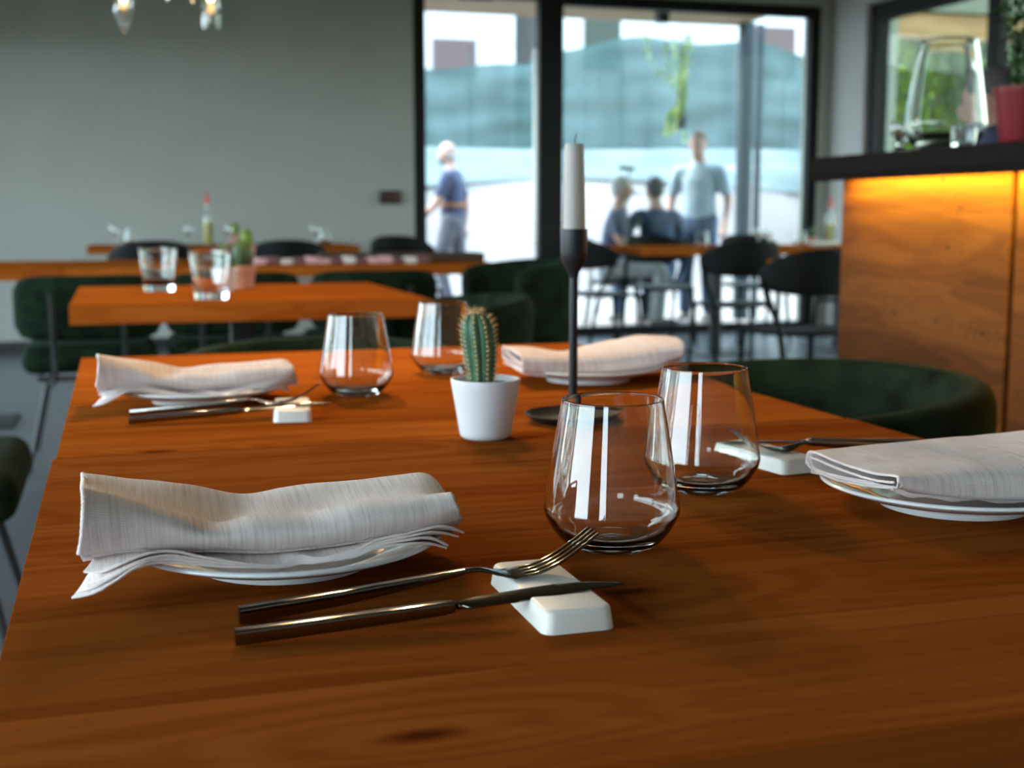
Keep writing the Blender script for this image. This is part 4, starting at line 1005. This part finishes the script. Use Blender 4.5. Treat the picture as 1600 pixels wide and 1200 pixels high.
# timber eaves seen through the right window
ev = empty('timber_pergola', (10.2, 10.7, 0), 0, 'timber eaves beam with a grey fascia outside the right window', 'pergola')
box((-3.2, -.06, 2.62), (3.6, .06, 2.86), .01).build('beam', M_['beam'], ev, smooth=False)
box((-3.35, -.10, 2.865), (3.8, .9, 3.25), .01).build('fascia', mat('grey_fascia', (.16, .16, .14), .7), ev, smooth=False)
for x in (-.3, 3.4): box((x - .06, -.06, 0), (x + .06, .06, 2.62), .005).build('post', M_['steelblue'], ev, smooth=False)
# hanging pot under the canopy edge
hp = empty('hanging_plant_pot', (5.16, 11.40, 1.80), 0, 'small dark pot with pale yellow-green trailing plant hanging below the canopy edge', 'plant')
MB().lathe([(0, 0), (.055, 0), (.058, .004), (.078, .125), (.082, .127), (.080, .135), (.074, .135), (.070, .11), (0, .11)], 32).build('pot', mat('dark_blue_pot', (.03, .04, .06), .5), hp)
cdm = MB()
for k in range(3):
    a = 2 * PI * k / 3; cdm.tube([(.076 * math.cos(a), .076 * math.sin(a), .13), (0, 0, .52), (0, 0, .99)], .003, 6)
cdm.build('cords', M_['cord'], hp)
random.seed(11); lm = MB(); stm = MB()
for k in range(13):
    a = random.uniform(0, 2 * PI); up = k % 3 != 0; ln = random.uniform(.5, .85) if up else random.uniform(.1, .25)
    if up: pts = catmull([(0, 0, .12), (.04 * math.cos(a), .04 * math.sin(a), .12 + ln * .3), (-.12 + .18 * math.cos(a), .14 * math.sin(a), .12 + ln * .65), (-.14 + .24 * math.cos(a), .2 * math.sin(a), .12 + ln)], 14)
    else: pts = catmull([(0, 0, .13), (.07 * math.cos(a), .07 * math.sin(a), .16), (.11 * math.cos(a), .11 * math.sin(a), .10), (.12 * math.cos(a), .12 * math.sin(a), .13 - ln)], 14)
    stm.tube(pts, .003, 5)
    for p in pts[2:]:
        for q in range(3): leaf(lm, p, Vector((random.uniform(-1, 1), random.uniform(-1, 1), random.uniform(-.6, .6))), Vector((0, 0, 1)), random.uniform(.04, .07), .036)
stm.build('stems', M_['leafp'], hp); lm.build('foliage', M_['leafp'], hp, smooth=False)['kind'] = 'stuff'

# ------------------------------------------------------------------ people
def voxel(name, chains, balls, mt, parent, vox=.011, smooth=2):
    m = MB()
    for pts, rs in chains:
        P_ = catmull(pts, 4 * (len(pts) - 1)); k = len(rs) - 1; q = len(P_) - 1; RR = []
        for i in range(len(P_)):
            t = i / q * k; a = min(int(t), k - 1); f = t - a
            ra, rb = rs[a], rs[a + 1]
            if not hasattr(ra, '__len__'): ra = (ra, ra)
            if not hasattr(rb, '__len__'): rb = (rb, rb)
            RR.append((2 * (ra[0] * (1 - f) + rb[0] * f), 2 * (ra[1] * (1 - f) + rb[1] * f)))
        m.loft(P_, RR, up=(0, 1, 0.02) if abs((P_[-1] - P_[0]).normalized().z) > .5 else (0, 0, 1), n=14, p=2.2)
        for e, rr in ((P_[0], RR[0]), (P_[-1], RR[-1])): m.ball(e, (rr[0] / 2 * .98, rr[0] / 2 * .98 if rr[0] < .12 else rr[1] / 2, min(rr) / 2 * .9), 12, 8)
    for c_, r_ in balls: m.ball(c_, r_, 20, 14)
    me = bpy.data.meshes.new(name); me.from_pydata(m.v, [], m.f); me.materials.append(mt)
    o = bpy.data.objects.new(name, me); COL.objects.link(o)
    md = o.modifiers.new('r', 'REMESH'); md.mode = 'VOXEL'; md.voxel_size = vox; md.use_smooth_shade = True
    if smooth: s = o.modifiers.new('s', 'SMOOTH'); s.iterations = smooth; s.factor = .5
    apply_mods(o); o.data.shade_smooth()
    if not o.data.materials: o.data.materials.append(mt)
    o.parent = parent; return o
def person(label, loc, rz, J, top, trouser, hair, short=True, belt=None, beard=None, bald=False, cap_=None, group=None):
    """J: joints in the figure's own frame (facing +Y): hip, chest, neck, head, and L/R shoulder, elbow, wrist, knee, ankle"""
    r = empty('person', loc, R(rz), label, 'person', group)
    V_ = {k: Vector(v) for k, v in J.items()}
    H = V_['head']; fw = V_.get('face', Vector((0, 1, 0))).normalized(); rt = fw.cross(Vector((0, 0, 1))).normalized()
    ch = [([V_['hip'], V_['hip'].lerp(V_['chest'], .5), V_['chest'], V_['neck']], [(.15, .105), (.135, .095), (.15, .10), (.055, .055)]),
          ([V_['neck'] + Vector((0, 0, -.04)), H + Vector((0, 0, -.07)) - fw * .01], [.058, .054])]
    bl = [(H, (.075, .092, .112)), (H + fw * .035 + Vector((0, 0, -.055)), (.05, .05, .05)), (H + fw * .098 + Vector((0, 0, -.015)), (.013, .02, .018))]
    for s in (-1, 1): bl.append((H + rt * (.076 * s), (.012, .018, .028)))
    for s in 'LR':
        sh, el, wr_ = V_['sh' + s], V_['el' + s], V_['wr' + s]
        ch.append(([V_['chest'].lerp(sh, .6), sh, el, wr_], [.062, .055, .042, .027]))
        d = (wr_ - el).normalized(); d = (d + Vector((0, 0, -.25))).normalized(); sd_ = d.cross(fw if abs(d.dot(fw)) < .9 else Vector((0, 0, 1))).normalized(); nn = sd_.cross(d)
        ch.append(([wr_, wr_ + d * .05, wr_ + d * .085], [(.024, .018), (.038, .016), (.040, .014)]))
        for f_, (o_, l_) in enumerate(((-.030, .070), (-.010, .080), (.010, .075), (.029, .058))):
            b0 = wr_ + d * .075 + nn * o_; ch.append(([b0, b0 + d * l_ * .55, b0 + d * l_ * .95 + sd_ * .022], [.0095, .009, .0075]))
        b0 = wr_ + d * .03 - nn * .028; ch.append(([b0, b0 + d * .03 - nn * .02, b0 + d * .06 - nn * .022], [.012, .010, .008]))
        hp_ = V_['hip'] + (rt * (.085 if s == 'R' else -.085)); kn_, an = V_['kn' + s], V_['an' + s]
        ch.append(([hp_, hp_.lerp(kn_, .5), kn_, kn_.lerp(an, .4), an], [.082, .072, .052, .050, .036]))
    voxel('body', ch, bl, M_['skin'], r, .0125)
    tc_ = [([V_['hip'] + Vector((0, 0, .02)), V_['hip'].lerp(V_['chest'], .5), V_['chest'], V_['neck'] + Vector((0, 0, -.035))], [(.165, .128), (.158, .122), (.165, .115), (.070, .065)])]
    for s in 'LR':
        sh, el, wr_ = V_['sh' + s], V_['el' + s], V_['wr' + s]
        if short: tc_.append(([V_['chest'].lerp(sh, .5), sh, sh.lerp(el, .72)], [.080, .066, .062]))
        else: tc_.append(([V_['chest'].lerp(sh, .5), sh, el, el.lerp(wr_, .85)], [.080, .066, .056, .042]))
    voxel('shirt', tc_, [], M_[top], r, .014)
    pt = [([V_['hip'] + Vector((0, 0, .06)), V_['hip'] + Vector((0, 0, -.06))], [(.166, .122), (.172, .128)])]
    for s in 'LR':
        hp_ = V_['hip'] + (rt * (.088 if s == 'R' else -.088)); kn_, an = V_['kn' + s], V_['an' + s]
        pt.append(([hp_, hp_.lerp(kn_, .5), kn_, kn_.lerp(an, .5), an + Vector((0, 0, .02))], [.098, .090, .070, .066, .062]))
    voxel('trousers', pt, [], M_[trouser], r, .014)
    for s in 'LR':
        an = V_['an' + s]; tf = V_.get('toe', fw)
        tf = Vector((tf.x, tf.y, 0)).normalized()
        voxel('shoe', [([an - tf * .04 + Vector((0, 0, -.045)), an + tf * .06 + Vector((0, 0, -.052)), an + tf * .17 + Vector((0, 0, -.058))], [(.040, .04), (.046, .034), (.036, .024)])], [(an + Vector((0, 0, -.02)), (.042, .045, .04))], M_['shoe'], r, .012)
    for s in (-1, 1): MB().ball(H + fw * .083 + rt * (.031 * s) + Vector((0, 0, .012)), (.010, .010, .007), 10, 6).build('eye', M_['eye'], r)
    if hair:
        if bald: voxel('hair', [], [(H - fw * .030 + Vector((0, 0, -.035)), (.078, .070, .040))], M_[hair], r, .010, 1)
        else: voxel('hair', [], [(H - fw * .016 + Vector((0, 0, .032)), (.083, .094, .092)), (H - fw * .034 + Vector((0, 0, -.012)), (.078, .070, .07))], M_[hair], r, .010, 1)
    if beard: voxel('beard', [], [(H + fw * .045 + Vector((0, 0, -.075)), (.052, .050, .042))], M_[beard], r, .010, 1)
    if belt:
        m = MB(); c0 = V_['hip'].lerp(V_['chest'], .42)
        m.loft([c0 + Vector((.182 * math.cos(a), .138 * math.sin(a), 0)) for a in [2 * PI * i / 28 for i in range(28)]], [(.006, .045)] * 28, n=8, closed=True); m.build('strap', M_[belt], r)
    return r
# walking man with blue t-shirt, seen from behind at left, moving left
person('bald man in a blue t-shirt and grey trousers walking left outside the glass door', (3.33, 13.0, 0), 62,
       dict(hip=(0, 0, .94), chest=(0, .0, 1.30), neck=(0, .02, 1.50), head=(0, .05, 1.62), face=(0, 1, -.1), shL=(-.19, 0, 1.385), shR=(.19, 0, 1.385), elL=(-.25, .10, 1.12), elR=(.25, -.08, 1.12), wrL=(-.22, .30, .93), wrR=(.27, -.06, .86),
            knL=(-.10, .12, .50), knR=(.10, -.06, .49), anL=(-.10, .02, .08), anR=(.10, -.30, .12)), 'navy', 'greytrouser', 'whitehair', belt='leather', beard='greyhair', bald=True)
SIT = dict(hip=(0, 0, .52), chest=(0, .04, .88), neck=(0, .06, 1.09), head=(0, .09, 1.215), shL=(-.185, .05, .975), shR=(.185, .05, .975), knL=(-.16, .44, .50), knR=(.16, .44, .50), anL=(-.16, .42, .08), anR=(.16, .42, .08))
person('white-haired man in a dark polo shirt and pale grey trousers seated outside, turned right', (4.22, 10.75, 0), -115,
       dict(SIT, elL=(-.25, .16, .78), elR=(.25, .10, .76), wrL=(-.18, .38, .66), wrR=(.20, .34, .64), face=(0, 1, 0)), 'navy', 'palegrey', 'whitehair')
person('dark-haired man in a dark blue shirt seated outside with his back to the window', (4.66, 10.72, 0), 8,
       dict(SIT, elL=(-.30, .14, .80), elR=(.30, .14, .80), wrL=(-.16, .40, .82), wrR=(.16, .40, .82), face=(0, 1, 0)), 'navyblue', 'denim', 'greyhair', short=False)
person('man in a pale blue shirt and jeans standing outside, looking down at the seated pair', (5.26, 11.15, 0), 140,
       dict(hip=(0, 0, .95), chest=(0, .02, 1.32), neck=(0, .04, 1.52), head=(0, .09, 1.645), face=(0, 1, -.35), shL=(-.19, .02, 1.395), shR=(.19, .02, 1.395), elL=(-.27, -.02, 1.14), elR=(.27, .0, 1.14), wrL=(-.27, .12, .90), wrR=(.27, .14, .90),
            knL=(-.10, .03, .50), knR=(.11, .03, .50), anL=(-.11, 0, .08), anR=(.12, 0, .08), toe=(0, 1, 0)), 'lightblue', 'denim', 'brownhair')
person('dark-haired person half hidden behind the red pot at the far side of the bar', (2.98, 3.84, 0), 40,
       dict(hip=(0, 0, .86), chest=(0, .02, 1.16), neck=(0, .03, 1.29), head=(0, .05, 1.375), face=(0, 1, -.2), shL=(-.17, 0, 1.22), shR=(.17, 0, 1.22), elL=(-.22, .05, 1.00), elR=(.22, .05, 1.00), wrL=(-.15, .28, .96), wrR=(.15, .28, .96),
            knL=(-.09, .02, .46), knR=(.09, .02, .46), anL=(-.10, 0, .08), anR=(.10, 0, .08)), 'navy', 'greytrouser', 'greyhair')
# two outdoor chairs for the seated men, and a thin cane / tripod between them
for x, y, a, lb in ((4.22, 10.75, -115, 'dark garden chair under the white-haired seated man'), (4.66, 10.72, 8, 'dark garden chair under the man in the dark blue shirt')):
    c = empty('garden_chair', (x, y, -.02), R(a), lb, 'chair', 'garden chairs under the seated men')
    box((-.21, -.17, .40), (.21, .25, .425), .008).build('seat', M_['plastic'], c)
    box((-.20, -.215, .60), (.20, -.195, .80), .008).build('backrest', M_['plastic'], c)
    for s in (-1, 1):
        MB().tube([(.19 * s, -.21, .80), (.19 * s, -.18, .41), (.21 * s, -.23, 0)], .011, 8).build('leg', M_['black'], c)
        MB().tube([(.19 * s, .22, .41), (.21 * s, .25, 0)], .011, 8).build('leg', M_['black'], c)
ct = empty('camera_tripod', (4.46, 10.98, -.02), R(20), 'thin black stand with a small padded bar on top between the two seated men', 'stand')
for k in range(3):
    a = 2 * PI * k / 3 + .4; MB().tube([(0, 0, .95), (.30 * math.cos(a), .30 * math.sin(a), 0)], [.012, .008], 8).build('leg', M_['black'], ct)
MB().tube([(0, 0, .93), (0, 0, 1.22), (.02, 0, 1.42)], .008, 8).build('pole', M_['black'], ct)
MB().tube([(-.16, 0, 1.19), (.17, 0, 1.20)], .011, 8).build('cross_bar', M_['black'], ct)
MB().loft([(-.09, 0, 1.43), (.07, 0, 1.425)], [(.04, .045), (.04, .04)], n=12, p=3).build('padded_bar', noisy('olive_foam', (.05, .06, .03), (.07, .08, .05), 20, .9), ct)
